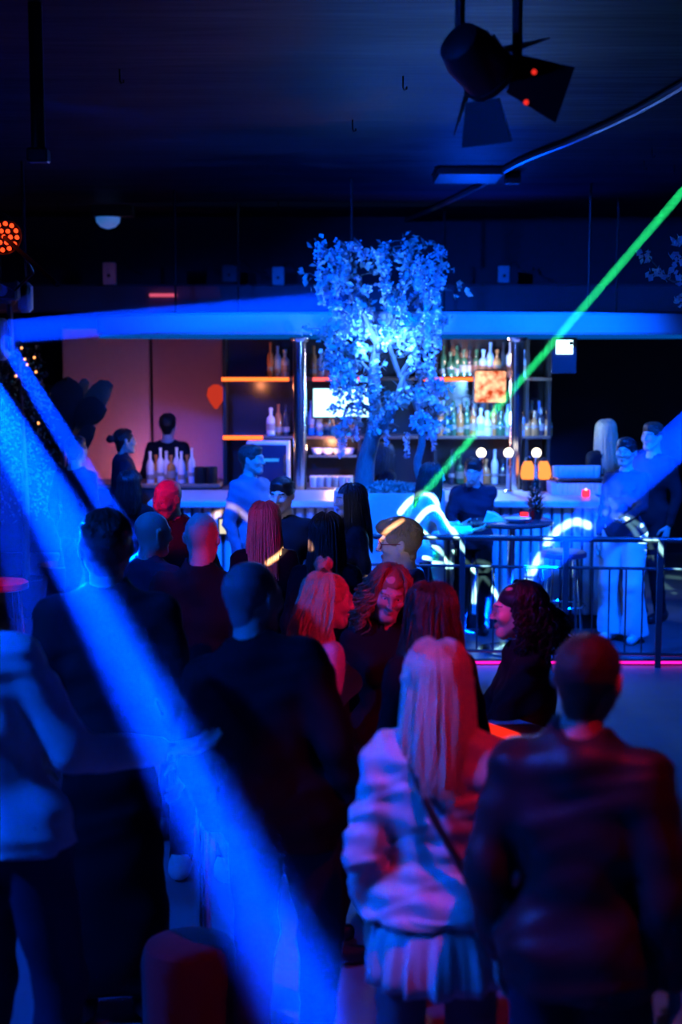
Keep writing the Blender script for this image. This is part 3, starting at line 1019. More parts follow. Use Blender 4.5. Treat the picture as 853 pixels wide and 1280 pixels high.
a, b_ = at(594, 503, 14.0), at(633, 464, 14.0)
ob = empty('amber_light_panel', ((a[0] + b_[0]) / 2, 14.02, a[2]))
tag(ob, 'glowing orange backlit stone panel on the back bar', 'light panel')
w_, h_ = b_[0] - a[0], b_[2] - a[2]
m = emis('amber_glow', (1.0, 0.25, 0.07), 2.0)
nt = m.node_tree
vor = nt.nodes.new('ShaderNodeTexNoise')
vor.inputs['Scale'].default_value = 14
rmp = nt.nodes.new('ShaderNodeValToRGB')
rmp.color_ramp.elements[0].position = 0.35
rmp.color_ramp.elements[0].color = (0.35, 0.03, 0.005, 1)
rmp.color_ramp.elements[1].position = 0.65
rmp.color_ramp.elements[1].color = (1, 0.5, 0.28, 1)
tc = nt.nodes.new('ShaderNodeTexCoord')
nt.links.new(tc.outputs['Object'], vor.inputs['Vector'])
nt.links.new(vor.outputs[0], rmp.inputs[0])
nt.links.new(rmp.outputs[0], nt.nodes['Emission'].inputs[0])
MB().box((0, 0, h_ / 2), (w_, 0.05, h_), bev=0.012).obj('glow_block', m, ob)
MB().box((0, 0.05, h_ / 2), (w_ + 0.03, 0.03, h_ + 0.03), bev=0.005).obj('backing', M_BLKMET, ob)
lamp('amber_panel_glow', 'POINT', (ob.location.x, 13.85, ob.location.z + 0.15), None, 2.5, (1.0, 0.3, 0.1), 0.1)

a, b_ = at(308, 600, 13.9), at(362, 552, 13.9)
fr = empty('bar_fridge', ((a[0] + b_[0]) / 2, 13.98, 1.06))
tag(fr, 'blue-lit glass-front bar fridge beside the chrome column', 'fridge')
w_, h_ = b_[0] - a[0], b_[2] - 1.06
MB().box((0, 0.1, h_ / 2), (w_, 0.2, h_), bev=0.01).obj('cabinet', M_WPAINT, fr)
MB().box((0, -0.012, h_ / 2), (w_ * 0.86, 0.02, h_ * 0.84), bev=0.006).obj('door', mat('fridge_door', (0.02, 0.03, 0.08), 0.15), fr)
MB().box((0.02, -0.026, h_ * 0.58), (w_ * 0.4, 0.008, 0.03)).obj('display', emis('fridge_blue', (0.02, 0.25, 1.0), 1.2), fr)
MB().tube([(w_ * 0.38, -0.04, h_ * 0.3), (w_ * 0.38, -0.04, h_ * 0.7)], 0.008, 6).obj('handle', M_CHROME, [q for q in fr.children if q.name.startswith('door')][0])
lamp('fridge_glow', 'POINT', (fr.location.x + 0.1, 13.7, 1.5), None, 3, (0.0, 0.15, 1.0), 0.05)

# bottles
PROF = [
    [(0.036, 0), (0.038, 0.01), (0.038, 0.17), (0.030, 0.205), (0.014, 0.235), (0.013, 0.29), (0.016, 0.292), (0.016, 0.31)],
    [(0.042, 0), (0.044, 0.01), (0.044, 0.15), (0.040, 0.175), (0.015, 0.20), (0.014, 0.24), (0.019, 0.242), (0.019, 0.275)],
    [(0.032, 0), (0.034, 0.01), (0.036, 0.20), (0.028, 0.23), (0.013, 0.255), (0.012, 0.32), (0.015, 0.322), (0.015, 0.345)],
    [(0.050, 0), (0.052, 0.012), (0.050, 0.11), (0.034, 0.15), (0.016, 0.17), (0.015, 0.215), (0.022, 0.217), (0.022, 0.25)],
]
BCOL = [('clear', (0.55, 0.6, 0.68)), ('dark green', (0.03, 0.10, 0.05)), ('amber', (0.40, 0.16, 0.05)), ('pale blue', (0.25, 0.4, 0.65)), ('dark', (0.03, 0.03, 0.04))]
BME = {}
LBL = mat('bottle_label', (0.24, 0.21, 0.19), 0.6)
for i, p in enumerate(PROF):
    for cn, cc in BCOL:
        gm = mat('bottle_' + cn.replace(' ', '_'), cc, 0.08, var=0.05, coat=0.5)
        b = MB().lathe(p, n=12)
        b.lathe([(p[1][0] + 0.001, 0.035 + 0.016 * i), (p[1][0] + 0.001, 0.085 + 0.012 * ((i * 3) % 4))], n=12, mi=1)
        BME[(i, cn)] = b.mesh('bottle', [gm, LBL])
random.seed(5)


def bottle_row(xa, xb, z, y, where, n, grp):
    X0, X1 = at(xa, 500, y)[0], at(xb, 500, y)[0]
    for i in range(n):
        k, (cn, _) = random.randrange(4), random.choice(BCOL)
        x = X0 + (X1 - X0) * (i + 0.5) / n
        o = link('bottle', BME[(k, cn)], None, (x, y + random.uniform(-0.025, 0.025), z))
        kind = ('slim', 'stout', 'tall', 'round-bellied')[k]
        tag(o, f'{kind} {cn} spirit bottle {where}', 'bottle', grp)


bottle_row(334, 361, zs1, 14.2, 'on the top shelf beside the left orange strip', 3, 'bottles at the left of the top shelf')
bottle_row(388, 432, zs1, 14.2, 'on the top shelf above the bright screen', 5, 'bottles above the screen')
bottle_row(550, 658, zs1, 14.2, 'on the top shelf over the orange panel', 13, 'bottles over the orange panel')
bottle_row(334, 362, zs2, 14.2, 'on the lower shelf above the fridge', 3, 'bottles above the fridge')
bottle_row(384, 445, zs2, 14.28, 'on the lower shelf below the bright screen', 6, 'bottles below the screen')
bottle_row(546, 690, zs2, 14.18, 'on the lower shelf right of the tree', 17, 'front bottles on the right lower shelf')
bottle_row(550, 688, zs2, 14.30, 'in the rear row of the right lower shelf', 15, 'rear bottles on the right lower shelf')
bottle_row(560, 690, 1.06, 14.2, 'on the back counter below the shelves', 12, 'bottles on the back counter')

# glassware lit orange on the back counter
TUMB = MB().lathe([(0.030, 0), (0.032, 0.004), (0.038, 0.10), (0.0355, 0.10), (0.030, 0.012)], n=14).mesh('drinking_glass', mat('frosted_glass', (0.75, 0.72, 0.7), 0.25, var=0.05))
CUP = MB().lathe([(0.028, 0), (0.045, 0.01), (0.06, 0.06), (0.057, 0.06), (0.03, 0.015)], n=14).mesh('coupe', mat('white_china', (0.8, 0.8, 0.8), 0.3))
slab('glass_shelf', np.array((at(386, 575, 14.1)[0], 14.12, at(400, 572, 14.1)[2])) - b0, np.array((at(446, 575, 14.1)[0], 14.42, at(400, 569, 14.1)[2])) - b0, M_CHROME, bb)
for i in range(4):
    x = at(397 + i * 13, 565, 14.2)[0]
    tag(link('coupe_bowl', CUP, None, (x, 14.22, at(400, 569, 14.1)[2])), 'white bowl on the small chrome shelf behind the tree', 'bowl', 'white bowls on the chrome shelf')
for r in range(2):
    for i in range(6):
        x = at(392 + i * 9, 590, 14.0)[0]
        tag(link('drinking_glass', TUMB, None, (x, 13.95 + 0.12 * r, 1.05)), 'frosted tumbler in the orange glow on the back counter', 'glass', 'tumblers on the back counter')
for r in range(3):
    for i in range(10):
        x = at(690 + i * 6, 600, 12.9)[0] - 0.02
        if r == 2 and i > 7:
            continue
        tag(link('drinking_glass', TUMB, None, (x, 12.62 + 0.11 * r, 1.12)), 'clear tumbler at the right end of the bar counter', 'glass', 'tumblers at the end of the bar')
tray = slab('glass_rack', (at(692, 580, 12.9)[0], 12.6, 1.24), (at(752, 580, 12.9)[0], 12.92, 1.262), M_CHROME, None, 0.004)
tag(tray, 'flat chrome glass rack at the end of the bar', 'rack')
for i in range(9):
    tag(link('drinking_glass', TUMB, None, (at(696 + i * 6.3, 580, 12.75)[0], 12.76, 1.262)), 'clear tumbler on top of the chrome rack', 'glass', 'tumblers on the chrome rack')
for px_ in (694, 750):
    for yy in (12.61, 12.91):
        MB().tube([(0, 0, -0.131), (0, 0, 0)], 0.006, 6).obj('rack_leg', M_CHROME, tray).location = (at(px_, 580, 12.75)[0] - tray.location.x, yy - tray.location.y, 0)

# beer taps with lit globes, amber lanterns, candle
for px_, lb in ((602, 'left of the other two'), (636, 'between the other two'), (671, 'beside the amber lanterns')):
    P = at(px_, 566, 12.75)
    t = empty('beer_tap', (P[0], 12.75, 1.12))
    MB().lathe([(0.05, 0), (0.05, 0.015), (0.022, 0.03), (0.018, P[2] - 1.12 - 0.05), (0.028, P[2] - 1.12 - 0.035)], n=16).obj('pillar', M_CHROME, t)
    hh = P[2] - 1.12
    MB().lathe([(0.044 * math.sin(q), hh - 0.044 * math.cos(q)) for q in np.linspace(0.05, math.pi - 0.05, 11)], n=16).obj('globe', emis('tap_globe', (0.85, 0.75, 0.6), 4.5), t)
    MB().tube([(0, -0.02, hh * 0.62), (0, -0.07, hh * 0.62), (0, -0.085, hh * 0.50)], 0.011, 8).obj('spout', M_CHROME, t)
    MB().tube([(0, -0.01, hh * 0.68), (0, -0.05, hh * 0.86)], 0.010, 8).obj('tap_handle', M_BLKPLA, [q for q in t.children if q.name.startswith('spout')][0])
    tag(t, f'chrome beer tap with glowing white globe, {lb}', 'beer tap')
for px_, lb in ((661, 'left'), (681, 'right')):
    P = at(px_, 588, 12.85)
    t = empty('lantern', (P[0], 12.9, 1.12))
    MB().lathe([(0.05, 0.0), (0.05, 0.10), (0.03, 0.11)], n=14).obj('base', M_BLKMET, t)
    MB().lathe([(0.055, 0.11), (0.068, 0.15), (0.058, 0.22), (0.035, 0.27), (0.03, 0.275)], n=16).obj('shade', emis('lantern_amber', (1.0, 0.28, 0.06), 1.7), t)
    MB().lathe([(0.034, 0.275), (0.02, 0.30), (0.008, 0.31)], n=12).obj('cap', M_BLKMET, t)
    tag(t, 'small amber glass lantern glowing between two beer taps on the bar' if lb == 'left' else 'small amber glass lantern glowing between a beer tap and the glass rack', 'lantern', 'amber lanterns on the bar')
P = at(733, 605, 12.4)
t = empty('candle', (P[0], 12.4, 1.12))
MB().lathe([(0.03, 0), (0.036, 0.01), (0.036, 0.06), (0.033, 0.06), (0.03, 0.02)], n=14).obj('holder', emis('candle_red', (1.0, 0.03, 0.08), 2.0), t)
MB().lathe([(0.012, 0.02), (0.014, 0.05), (0.004, 0.075)], n=8).obj('flame', emis('candle_flame', (1.0, 0.5, 0.4), 4), t)
tag(t, 'red glass tealight at the right end of the bar counter', 'candle')

# ------------------------------------------------------------------ planter and tree
PT = at(465, 612, 11.7)
PZ = PT[2]
pl = empty('planter', (0.40, 11.70, 0))
tag(pl, 'white round-ended planter in front of the bar holding the tree', 'planter')


def stadium(L, R, z0, z1, n=14):
    pts = [(L + R * math.cos(a), R * math.sin(a)) for a in np.linspace(-math.pi / 2, math.pi / 2, n)] + [(-L + R * math.cos(a), R * math.sin(a)) for a in np.linspace(math.pi / 2, 1.5 * math.pi, n)]
    b = MB()
    N = len(pts)
    v = [(x, y, z0) for x, y in pts] + [(x, y, z1) for x, y in pts] + [(x * 0.97, y * 0.93, z1) for x, y in pts] + [(x * 0.97, y * 0.93, z1 - 0.06) for x, y in pts]
    f = [tuple(reversed(range(N)))]
    for k in range(3):
        for i in range(N):
            j = (i + 1) % N
            f.append((k * N + i, k * N + j, k * N + N + j, k * N + N + i))
    f.append(tuple(range(3 * N, 4 * N)))
    return b.add(v, f)


stadium(0.15, 0.31, 0.06, PZ).obj('shell', M_WPAINT, pl)
stadium(0.13, 0.28, 0.0, 0.07).obj('plinth', M_BLKMET, pl)
rg = np.random.RandomState(3)
b = MB()
for i in range(1500):
    a, r = rg.uniform(0, 6.28), math.sqrt(rg.uniform(0, 1))
    x, y = 0.42 * r * math.cos(a), 0.27 * r * math.sin(a)
    z = PZ - 0.06 + 0.10 * (1 - r * r) + rg.uniform(0, 0.03)
    d = rg.normal(size=3)
    d /= np.linalg.norm(d)
    e = np.cross(d, rg.normal(size=3))
    e /= np.linalg.norm(e)
    q = rg.uniform(0.012, 0.03)
    c = np.array((x, y, z))
    b.add([c - d * q, c + e * q * .6, c + d * q, c - e * q * .6], [(0, 1, 2, 3)])
ms = b.obj('moss', mat('moss', (0.22, 0.25, 0.2), 0.9), pl, smooth=False)
ms['kind'] = 'stuff'
MB().add([(0.44 * math.cos(a), 0.28 * math.sin(a), PZ - 0.05) for a in np.linspace(0, 6.28, 25)[:-1]] + [(0, 0, PZ + 0.03)], [(i, (i + 1) % 24, 24) for i in range(24)]).obj('soil', mat('soil', (0.06, 0.05, 0.05), 0.95, bump=0.5, scale=40), pl)

TB = at(458, 608, 11.7)
tree = empty('blossom_tree', (TB[0], 11.7, PZ))
tag(tree, 'blossoming artificial tree with drooping flower clusters, lit bright blue', 'tree')
tb = np.array(tree.location)


def T(px, py, dy=0.0):
    return at(px, py, 11.7 + dy) - tb


def bez(pts, n=14):
    pts = np.array(pts)
    t = np.linspace(0, len(pts) - 1, n)
    out = []
    for q in t:
        i = min(int(q), len(pts) - 2)
        u = q - i
        p0_, p1_, p2_, p3_ = pts[max(i - 1, 0)], pts[i], pts[i + 1], pts[min(i + 2, len(pts) - 1)]
        out.append(0.5 * ((2 * p1_) + (-p0_ + p2_) * u + (2 * p0_ - 5 * p1_ + 4 * p2_ - p3_) * u * u + (-p0_ + 3 * p1_ - 3 * p2_ + p3_) * u ** 3))
    return np.array(out)


M_BARK = mat('bark', (0.16, 0.13, 0.12), 0.85, bump=0.7, scale=25, stretch=(3, 3, 0.7), var=0.3)
M_PETAL = mat('petal', (0.62, 0.66, 0.72), 0.6, var=0.15, scale=9)
M_LEAF = mat('tree_leaf', (0.30, 0.40, 0.34), 0.55, var=0.2, scale=9)
MB().tube(bez([T(455, 612), T(458, 575), T(466, 545), T(470, 512), T(466, 470), T(472, 430)], 22), np.linspace(0.085, 0.03, 22), 12).obj('trunk', M_BARK, tree)
MB().tube(bez([T(528, 604, -.1), T(522, 580, -.1), T(528, 550, -.05), T(522, 510), T(500, 470), T(486, 430)], 20), np.linspace(0.04, 0.018, 20), 10).obj('trunk', M_BARK, tree)
MB().tube(bez([T(466, 548), T(480, 530, -.1), T(494, 505, -.15), T(505, 470, -.1)], 12), np.linspace(0.05, 0.02, 12), 9).obj('branch', M_BARK, tree)
rg = np.random.RandomState(11)
ends = []
BR = [((472, 430), (450, 385), (425, 350), (415, 318)), ((472, 430), (462, 380), (440, 330), (432, 305)), ((486, 430), (490, 380), (515, 345), (540, 318)),
      ((486, 430), (484, 380), (478, 340), (482, 305)), ((472, 430), (500, 395), (528, 365), (552, 350)), ((466, 470), (440, 440), (420, 420), (408, 415)),
      ((500, 470), (520, 440), (535, 420), (545, 405)), ((470, 500), (440, 480), (425, 455), (420, 470)), ((505, 470), (525, 460), (540, 470), (548, 490)),
      ((472, 430), (445, 400), (412, 372), (400, 345)), ((486, 430), (500, 370), (505, 330), (512, 312)), ((522, 510), (540, 500), (545, 520), (540, 545)),
      ((470, 512), (440, 505), (430, 520), (425, 545)), ((486, 430), (520, 410), (540, 385), (548, 365))]
for k, q in enumerate(BR):
    sg = rg.uniform(-0.42, 0.42)
    pts = [T(x, y, sg * (i / 3) ** 1) for i, (x, y) in enumerate(q)]
    c = bez(pts, 12)
    MB().tube(c, np.linspace(0.022, 0.005, 12), 7).obj('branch', M_BARK, tree)
    for i in (4, 6, 8, 9, 10, 11):
        ends.append(c[i])
        d = rg.normal(size=3) * 0.10
        d[2] = abs(d[2]) * 0.4
        e = c[i] + d
        MB().tube(np.array([c[i], c[i] + d * 0.5 + (0, 0, 0.015), e]), np.array([0.005, 0.004, 0.002]), 5).obj('twig', M_BARK, tree)
        ends.append(e)


def petals(b, c, rxyz, n, size, flat=1.0):
    for i in range(n):
        d = rg.normal(size=3)
        d /= np.linalg.norm(d)
        p = c + d * rxyz * rg.uniform(0.35, 1.0)
        nrm = d + rg.normal(size=3) * 0.5
        nrm /= np.linalg.norm(nrm)
        u = np.cross(nrm, rg.normal(size=3))
        u /= np.linalg.norm(u) + 1e-9
        w = np.cross(nrm, u)
        s = size * rg.uniform(0.6, 1.25)
        b.add([p, p + (u + w * 0.75) * s * 0.55 + nrm * s * 0.12, p + u * s * 1.15, p + (u - w * 0.75) * s * 0.55 + nrm * s * 0.12], [(0, 1, 2), (0, 2, 3)])


fl, lf = MB(), MB()
for k, e in enumerate(ends):
    q = rg.uniform()
    if q < 0.30:      # drooping raceme
        L = rg.uniform(0.12, 0.24)
        for s in np.linspace(0, 1, 8):
            petals(fl, e - np.array((0, 0, L * s)), np.array((0.034, 0.034, 0.022)) * (1.05 - 0.75 * s), 9, 0.026)
    elif q < 0.66:    # round pompom
        petals(fl, e, np.array((0.05, 0.05, 0.045)) * rg.uniform(0.8, 1.3), 46, 0.034)
    if q > 0.42:
        petals(lf, e + rg.normal(size=3) * 0.03, np.array((0.10, 0.10, 0.07)), 10, 0.055)
for (x, y, L) in ((398, 318, 0.26), (407, 350, 0.22), (418, 375, .2), (547, 345, .22), (535, 400, .3), (412, 425, .26), (432, 400, .22), (440, 455, .26), (515, 430, .28), (540, 455, .2), (505, 395, .2), (460, 400, .2), (525, 480, .2), (448, 500, .2), (432, 330, .2), (530, 335, .22)):
    e = T(x, y - 12, rg.uniform(-0.4, 0.3))
    for s in np.linspace(0, 1, 9):
        petals(fl, e - np.array((0, 0, L * s)), np.array((0.042, 0.042, 0.024)) * (1.05 - 0.6 * s), 12, 0.028)
for a in np.linspace(0, 2 * math.pi, 30)[:-1]:
    petals(fl, T(527 + 10 * math.cos(a), 527 + 10 * math.sin(a), -0.35), np.array((0.02, 0.02, 0.02)), 8, 0.03)
for k in range(46):
    a, rr = rg.uniform(0, 6.28), math.sqrt(rg.uniform(0, 1))
    e = T(472 + 62 * rr * math.cos(a), 455 + 82 * rr * math.sin(a), rg.uniform(-0.42, 0.25))
    if k % 3 == 0:
        petals(fl, e, np.array((0.045, 0.045, 0.04)), 34, 0.03)
    elif k % 3 == 1:
        for s in np.linspace(0, 1, 7):
            petals(fl, e - np.array((0, 0, 0.17 * s)), np.array((0.03, 0.03, 0.02)) * (1.05 - 0.6 * s), 9, 0.025)
    petals(lf, e, np.array((0.11, 0.10, 0.08)), 12, 0.06)
    d = rg.normal(size=3) * 0.13
    MB().tube(np.array([e, e + d * 0.5 + (0, 0, 0.02), e + d]), np.array([0.004, 0.0035, 0.0015]), 5).obj('twig', M_BARK, tree)
fo = fl.obj('blossoms', M_PETAL, tree, smooth=False)
fo['kind'] = 'stuff'
lo_ = lf.obj('leaves', M_LEAF, tree, smooth=False)
lo_['kind'] = 'stuff'
tl = MB()
tl.lathe([(0.03, -0.03), (0.035, 0.0), (0.03, 0.04), (0.02, 0.05)], T(474, 437, -0.12), 12)
tl.obj('tree_lamp', M_BLKPLA, tree)
lamp('tree_glow', 'POINT', T(468, 425, -0.2) + tb, None, 48, (0.05, 0.21, 1.0), 0.025)
lamp('tree_glow_low', 'POINT', T(505, 430, -0.25) + tb, None, 34, (0.05, 0.21, 1.0), 0.025)
lamp('tree_spot', 'SPOT', (-0.6, 8.4, 3.6), T(470, 400) + tb, 90, (0.0, 0.10, 1.0), 0.06, 26, 0.6)

# ------------------------------------------------------------------ railing in front of the bar
RY_ = 10.87
ra, rb = at(425, 670, RY_), at(860, 655, RY_ - 0.25)
rail = empty('railing', (ra[0], RY_, 0))
tag(rail, 'dark steel railing with thin bars in front of the bar', 'railing')
Lr, dv = rb[0] - ra[0], (rb - ra)
rotr = math.atan2(rb[1] - ra[1], rb[0] - ra[0])
rail.rotation_euler = (0, 0, rotr)
zt = ra[2]
MB().tube([(0, 0, zt), (Lr, 0, zt)], 0.022, 10).obj('top_rail', M_STEEL, rail)
MB().tube([(0, 0, zt - 0.22), (Lr, 0, zt - 0.22)], 0.012, 8).obj('mid_rail', M_STEEL, rail)
MB().tube([(0, 0, 0.10), (Lr, 0, 0.10)], 0.012, 8).obj('bottom_rail', M_STEEL, rail)
bar_me = MB().tube([(0, 0, 0.10), (0, 0, zt - 0.22)], 0.007, 6).mesh('bar', M_STEEL)
post_me = MB().box((0, 0, zt / 2), (0.045, 0.045, zt), bev=0.004).mesh('post', M_STEEL)
for i in range(int(Lr / 0.125)):
    link('bar', bar_me, rail, (0.06 + i * 0.125, 0, 0))
for x in (0.0, Lr * 0.36, Lr * 0.66, Lr * 0.93):
    link('post', post_me, rail, (x, 0, 0))

# high round table with its things, behind the railing
TP = at(640, 650, 11.25)
tz = TP[2]
ht = empty('high_table', (TP[0], 11.25, 0))
tag(ht, 'round dark high table on a chrome pole beside the planter', 'table')
MB().lathe([(0.31, tz - 0.035), (0.33, tz - 0.02), (0.33, tz - 0.006), (0.32, tz)], n=40).obj('table_top', mat('table_dark', (0.06, 0.06, 0.07), 0.18), ht)
MB().lathe([(0.032, 0.02), (0.032, tz - 0.03)], n=18).obj('pole', M_CHROME, ht)
MB().lathe([(0.26, 0), (0.26, 0.012), (0.05, 0.03)], n=30).obj('base', M_CHROME, ht)
o = MB().lathe([(0.05, 0), (0.09, 0.012), (0.11, 0.035), (0.104, 0.035), (0.05, 0.015)], n=18).obj('ashtray', M_WPAINT, None, loc=(TP[0] + 0.03, 11.10, tz))
tag(o, 'white shallow dish on the dark round high table', 'dish')
o = MB().add([(-.1, -.06, 0), (.1, -.06, 0), (.08, .06, 0), (-.08, .06, 0), (-.07, -.03, .07), (.02, -.02, .04), (.0, .03, .07), (-.06, .03, .08)], [(3, 2, 1, 0), (0, 1, 5, 4), (1, 2, 6, 5), (2, 3, 7, 6), (3, 0, 4, 7), (4, 5, 6, 7)]).obj('napkin', M_WHITE, None, smooth=False, loc=(TP[0] - 0.14, 11.18, tz))
tag(o, 'crumpled white napkin on the dark round high table', 'napkin')
t = empty('candle', (TP[0] + 0.10, 11.26, tz))
MB().lathe([(0.028, 0), (0.034, 0.01), (0.034, 0.06), (0.031, 0.06), (0.028, 0.02)], n=14).obj('holder', emis('candle_red2', (1.0, 0.03, 0.06), 1.6), t)
tag(t, 'red glass tealight on the dark round high table', 'candle')
t = empty('potted_conifer', (TP[0] + 0.20, 11.32, tz))
MB().lathe([(0.045, 0), (0.06, 0.08), (0.055, 0.08), (0.04, 0.06)], n=14).obj('pot', M_BLKPLA, t)
b = MB()
for i in range(420):
    zz = rg.uniform(0.07, 0.30)
    rr = 0.12 * (1 - (zz - 0.07) / 0.26) ** 0.7
    a = rg.uniform(0, 6.28)
    p = np.array((rr * .4 * math.cos(a), rr * .4 * math.sin(a), zz))
    q = np.array((rr * math.cos(a), rr * math.sin(a), zz + rg.uniform(-0.02, 0.05)))
    s = np.array((-math.sin(a), math.cos(a), 0)) * 0.010
    b.add([p - s, p + s, q], [(0, 1, 2)])
nd = b.obj('needles', mat('needle', (0.04, 0.07, 0.05), 0.7), t, smooth=False)
nd['kind'] = 'stuff'
tag(t, 'small dark potted conifer on the high table', 'potted plant')

# bar stools between railing and bar
def stool(px_, py_, Y, sm, label, sh=0.74, sw=0.19):
    P = at(px_, py_, Y)
    t = empty('bar_stool', (P[0], Y, 0))
    MB().lathe([(sw * .8, sh - 0.06), (sw, sh - 0.05), (sw, sh - 0.012), (sw * .85, sh)], n=24).obj('seat', sm, t)
    for k in range(4):
        a = math.pi / 4 + k * math.pi / 2
        c, s = math.cos(a), math.sin(a)
        MB().tube([(c * sw * .7, s * sw * .7, sh - 0.05), (c * sw * 1.05, s * sw * 1.05, 0.0)], 0.012, 8).obj('leg', M_CHROME, t)
    MB().tube([(sw * .97 * math.cos(a), sw * .97 * math.sin(a), 0.28) for a in np.linspace(0, 2 * math.pi, 25)], 0.009, 6).obj('foot_ring', M_CHROME, t)
    tag(t, label, 'bar stool')
    return t


M_SEAT = mat('stool_leather', (0.05, 0.02, 0.06), 0.45)
stool(705, 700, 11.75, M_SEAT, 'dark bar stool in front of the ribbed bar, behind the railing')

# left side counter with glassware in front of the plaster panels
sc_ = empty('side_counter', (-1.95, 14.0, 0))
tag(sc_, 'dark side counter with glassware before the pink wall panels', 'counter')
MB().box((0, 0, 0.53), (1.5, 0.5, 1.06), bev=0.01).obj('body', M_WALL, sc_)
MB().box((0, 0, 1.08), (1.56, 0.56, 0.04), bev=0.008).obj('counter_top', mat('oak_top', (0.25, 0.17, 0.13), 0.4), sc_)
for i in range(9):
    x = at(188 + i * 6.5, 590, 13.85)[0]
    k = i % 3
    tag(link('bottle', BME[(k, ('clear', 'amber', 'clear')[k])], None, (x, 13.85 + 0.05 * (i % 2), 1.10)), f"{('slim clear', 'stout amber', 'tall clear')[k]} bottle on the side counter before the pink wall", 'bottle', 'bottles on the side counter')
for i, px_ in enumerate((250, 264)):
    P = at(px_, 590, 13.8)
    o = MB().lathe([(0.055, 0), (0.06, 0.01), (0.06, 0.16), (0.055, 0.16), (0.05, 0.02)], n=16).obj('ice_bucket', M_BLKPLA, None, loc=(P[0], 13.82, 1.10))
    tag(o, ('black ice bucket next to the bottles on the side counter', 'black ice bucket at the end of the side counter beside the back bar')[i], 'ice bucket', 'ice buckets on the side counter')

# large unidentified dark shape against the pale panel, built as broad leaves
P = at(78, 560, 13.2)
bp = empty('dark_leafy_shape', (P[0], 13.2, 0))
tag(bp, 'large unidentified dark shape built as a broad-leaved plant against the pink-lit panel', 'plant')
MB().lathe([(0.2, 0), (0.26, 0.4), (0.24, 0.4), (0.2, 0.34)], n=20).obj('pot', M_BLKPLA, bp)
M_BLEAF = mat('dark_leaf', (0.02, 0.03, 0.025), 0.5)
for k, (px_, py_, wd) in enumerate(((142, 482, .17), (134, 512, .15), (112, 478, .16), (85, 470, .17), (60, 480, .17), (120, 535, .13))):
    tip = at(px_, py_, 13.2 - 0.15 * (k % 2)) - np.array(bp.location)
    base = np.array((0.02 * k - .05, 0, 0.38))
    mid = np.array((tip[0] * 0.35, tip[1] * .5, 1.75 if k != 5 else 1.45))
    c = bez([base, np.array((tip[0] * .1, 0, 1.1)), mid, tip], 16)
    MB().tube(c[:11], np.linspace(0.02, 0.008, 11), 6).obj('leaf_stem', M_BLEAF, bp)
    v, f = [], []
    for i in range(8, 16):
        u = (i - 8) / 7
        ww = wd * math.sin(min(u * 1.25 + 0.15, 1.0) * math.pi * 0.5 if u < .6 else (1 - u) / .4 * math.pi / 2)
        up = np.array((0, -0.35, 0.94)) if abs(tip[0]) > 0.15 else np.array((1.0, 0, 0))
        v += [c[i] + up * ww, c[i] - np.array((0, 0.02, 0)), c[i] - up * ww]
        if i > 8:
            n0 = len(v) - 6
            f += [(n0, n0 + 1, n0 + 4, n0 + 3), (n0 + 1, n0 + 2, n0 + 5, n0 + 4)]
    MB().add(v, f).obj('leaf', M_BLEAF, bp)

# coral flower-shaped lamp at the edge of the mauve panel
P = at(270, 497, 15.3)
cl = empty('wall_lamp', P)
tag(cl, 'coral red shell-shaped wall lamp at the edge of the mauve panel', 'wall lamp')
MB().lathe([(0.015, -0.12), (0.06, -0.06), (0.10, 0.02), (0.085, 0.10), (0.03, 0.14)], n=14).obj('shade', emis('coral_lamp', (1.0, 0.06, 0.03), 0.55), cl)
MB().box((0, 0.14, 0), (0.08, 0.16, 0.08), bev=0.01).obj('bracket', M_BLKMET, cl)

# exit sign below the canopy edge
P = at(706, 434, 12.6)
ex = empty('exit_sign', (P[0], 12.6, P[2]))
tag(ex, 'small bright white emergency sign hanging below the canopy', 'sign')
MB().box((0, 0.02, -0.06), (0.22, 0.03, 0.34), bev=0.004).obj('back_plate', M_BLKPLA, ex)
MB().box((0.0, 0, 0), (0.145, 0.02, 0.12), bev=0.004).obj('light_face', emis('sign_white', (0.55, 0.95, 1.0), 5), ex)
MB().tube([(0, 0.02, 0.1), (0, 0.02, 2.55 - P[2] + 0.01)], 0.008, 6).obj('hanger', M_BLKMET, ex)
MB().box((0.055, -0.012, 0.035), (0.03, 0.01, 0.03)).obj('pictogram', M_BLKPLA, ex)

# ------------------------------------------------------------------ ceiling gear
def fixture_box(px_, py_, Y, w, h, label, m):
    P = at(px_, py_, Y)
    t = empty('junction_box', P)
    MB().box((0, 0, 0), (w, 0.08, h), bev=0.008).obj('housing', m, t)
    MB().lathe([(0.018, 0), (0.018, 0.02)], (0, -0.05, -h * 0.1), 10, 0, RX(math.pi / 2)).obj('cable_gland', M_BLKPLA, t)
    MB().tube(bez([(w * .4, 0, h * .4), (w * .9, 0, h * .8), (w * 1.6, 0.02, h * .2), (w * 2.6, 0.02, 0.0)], 10), 0.008, 6).obj('cable', M_BLKPLA, t)
    tag(t, label, 'junction box')


M_GBOX = mat('grey_plastic', (0.55, 0.56, 0.58), 0.5)
Yd = 15.70
fixture_box(137, 342, Yd, 0.14, 0.24, 'tall grey junction box on the duct above the pink panel', M_GBOX)
fixture_box(287, 342, Yd, 0.16, 0.18, 'dark square junction box on the duct above the mauve panel', mat('grey_dark', (0.12, 0.12, 0.13), 0.5))
fixture_box(348, 345, Yd, 0.13, 0.20, 'pale junction box on the duct left of the tree crown', M_GBOX)
fixture_box(630, 343, Yd, 0.12, 0.18, 'pale junction box on the duct right of the tree crown', M_GBOX)

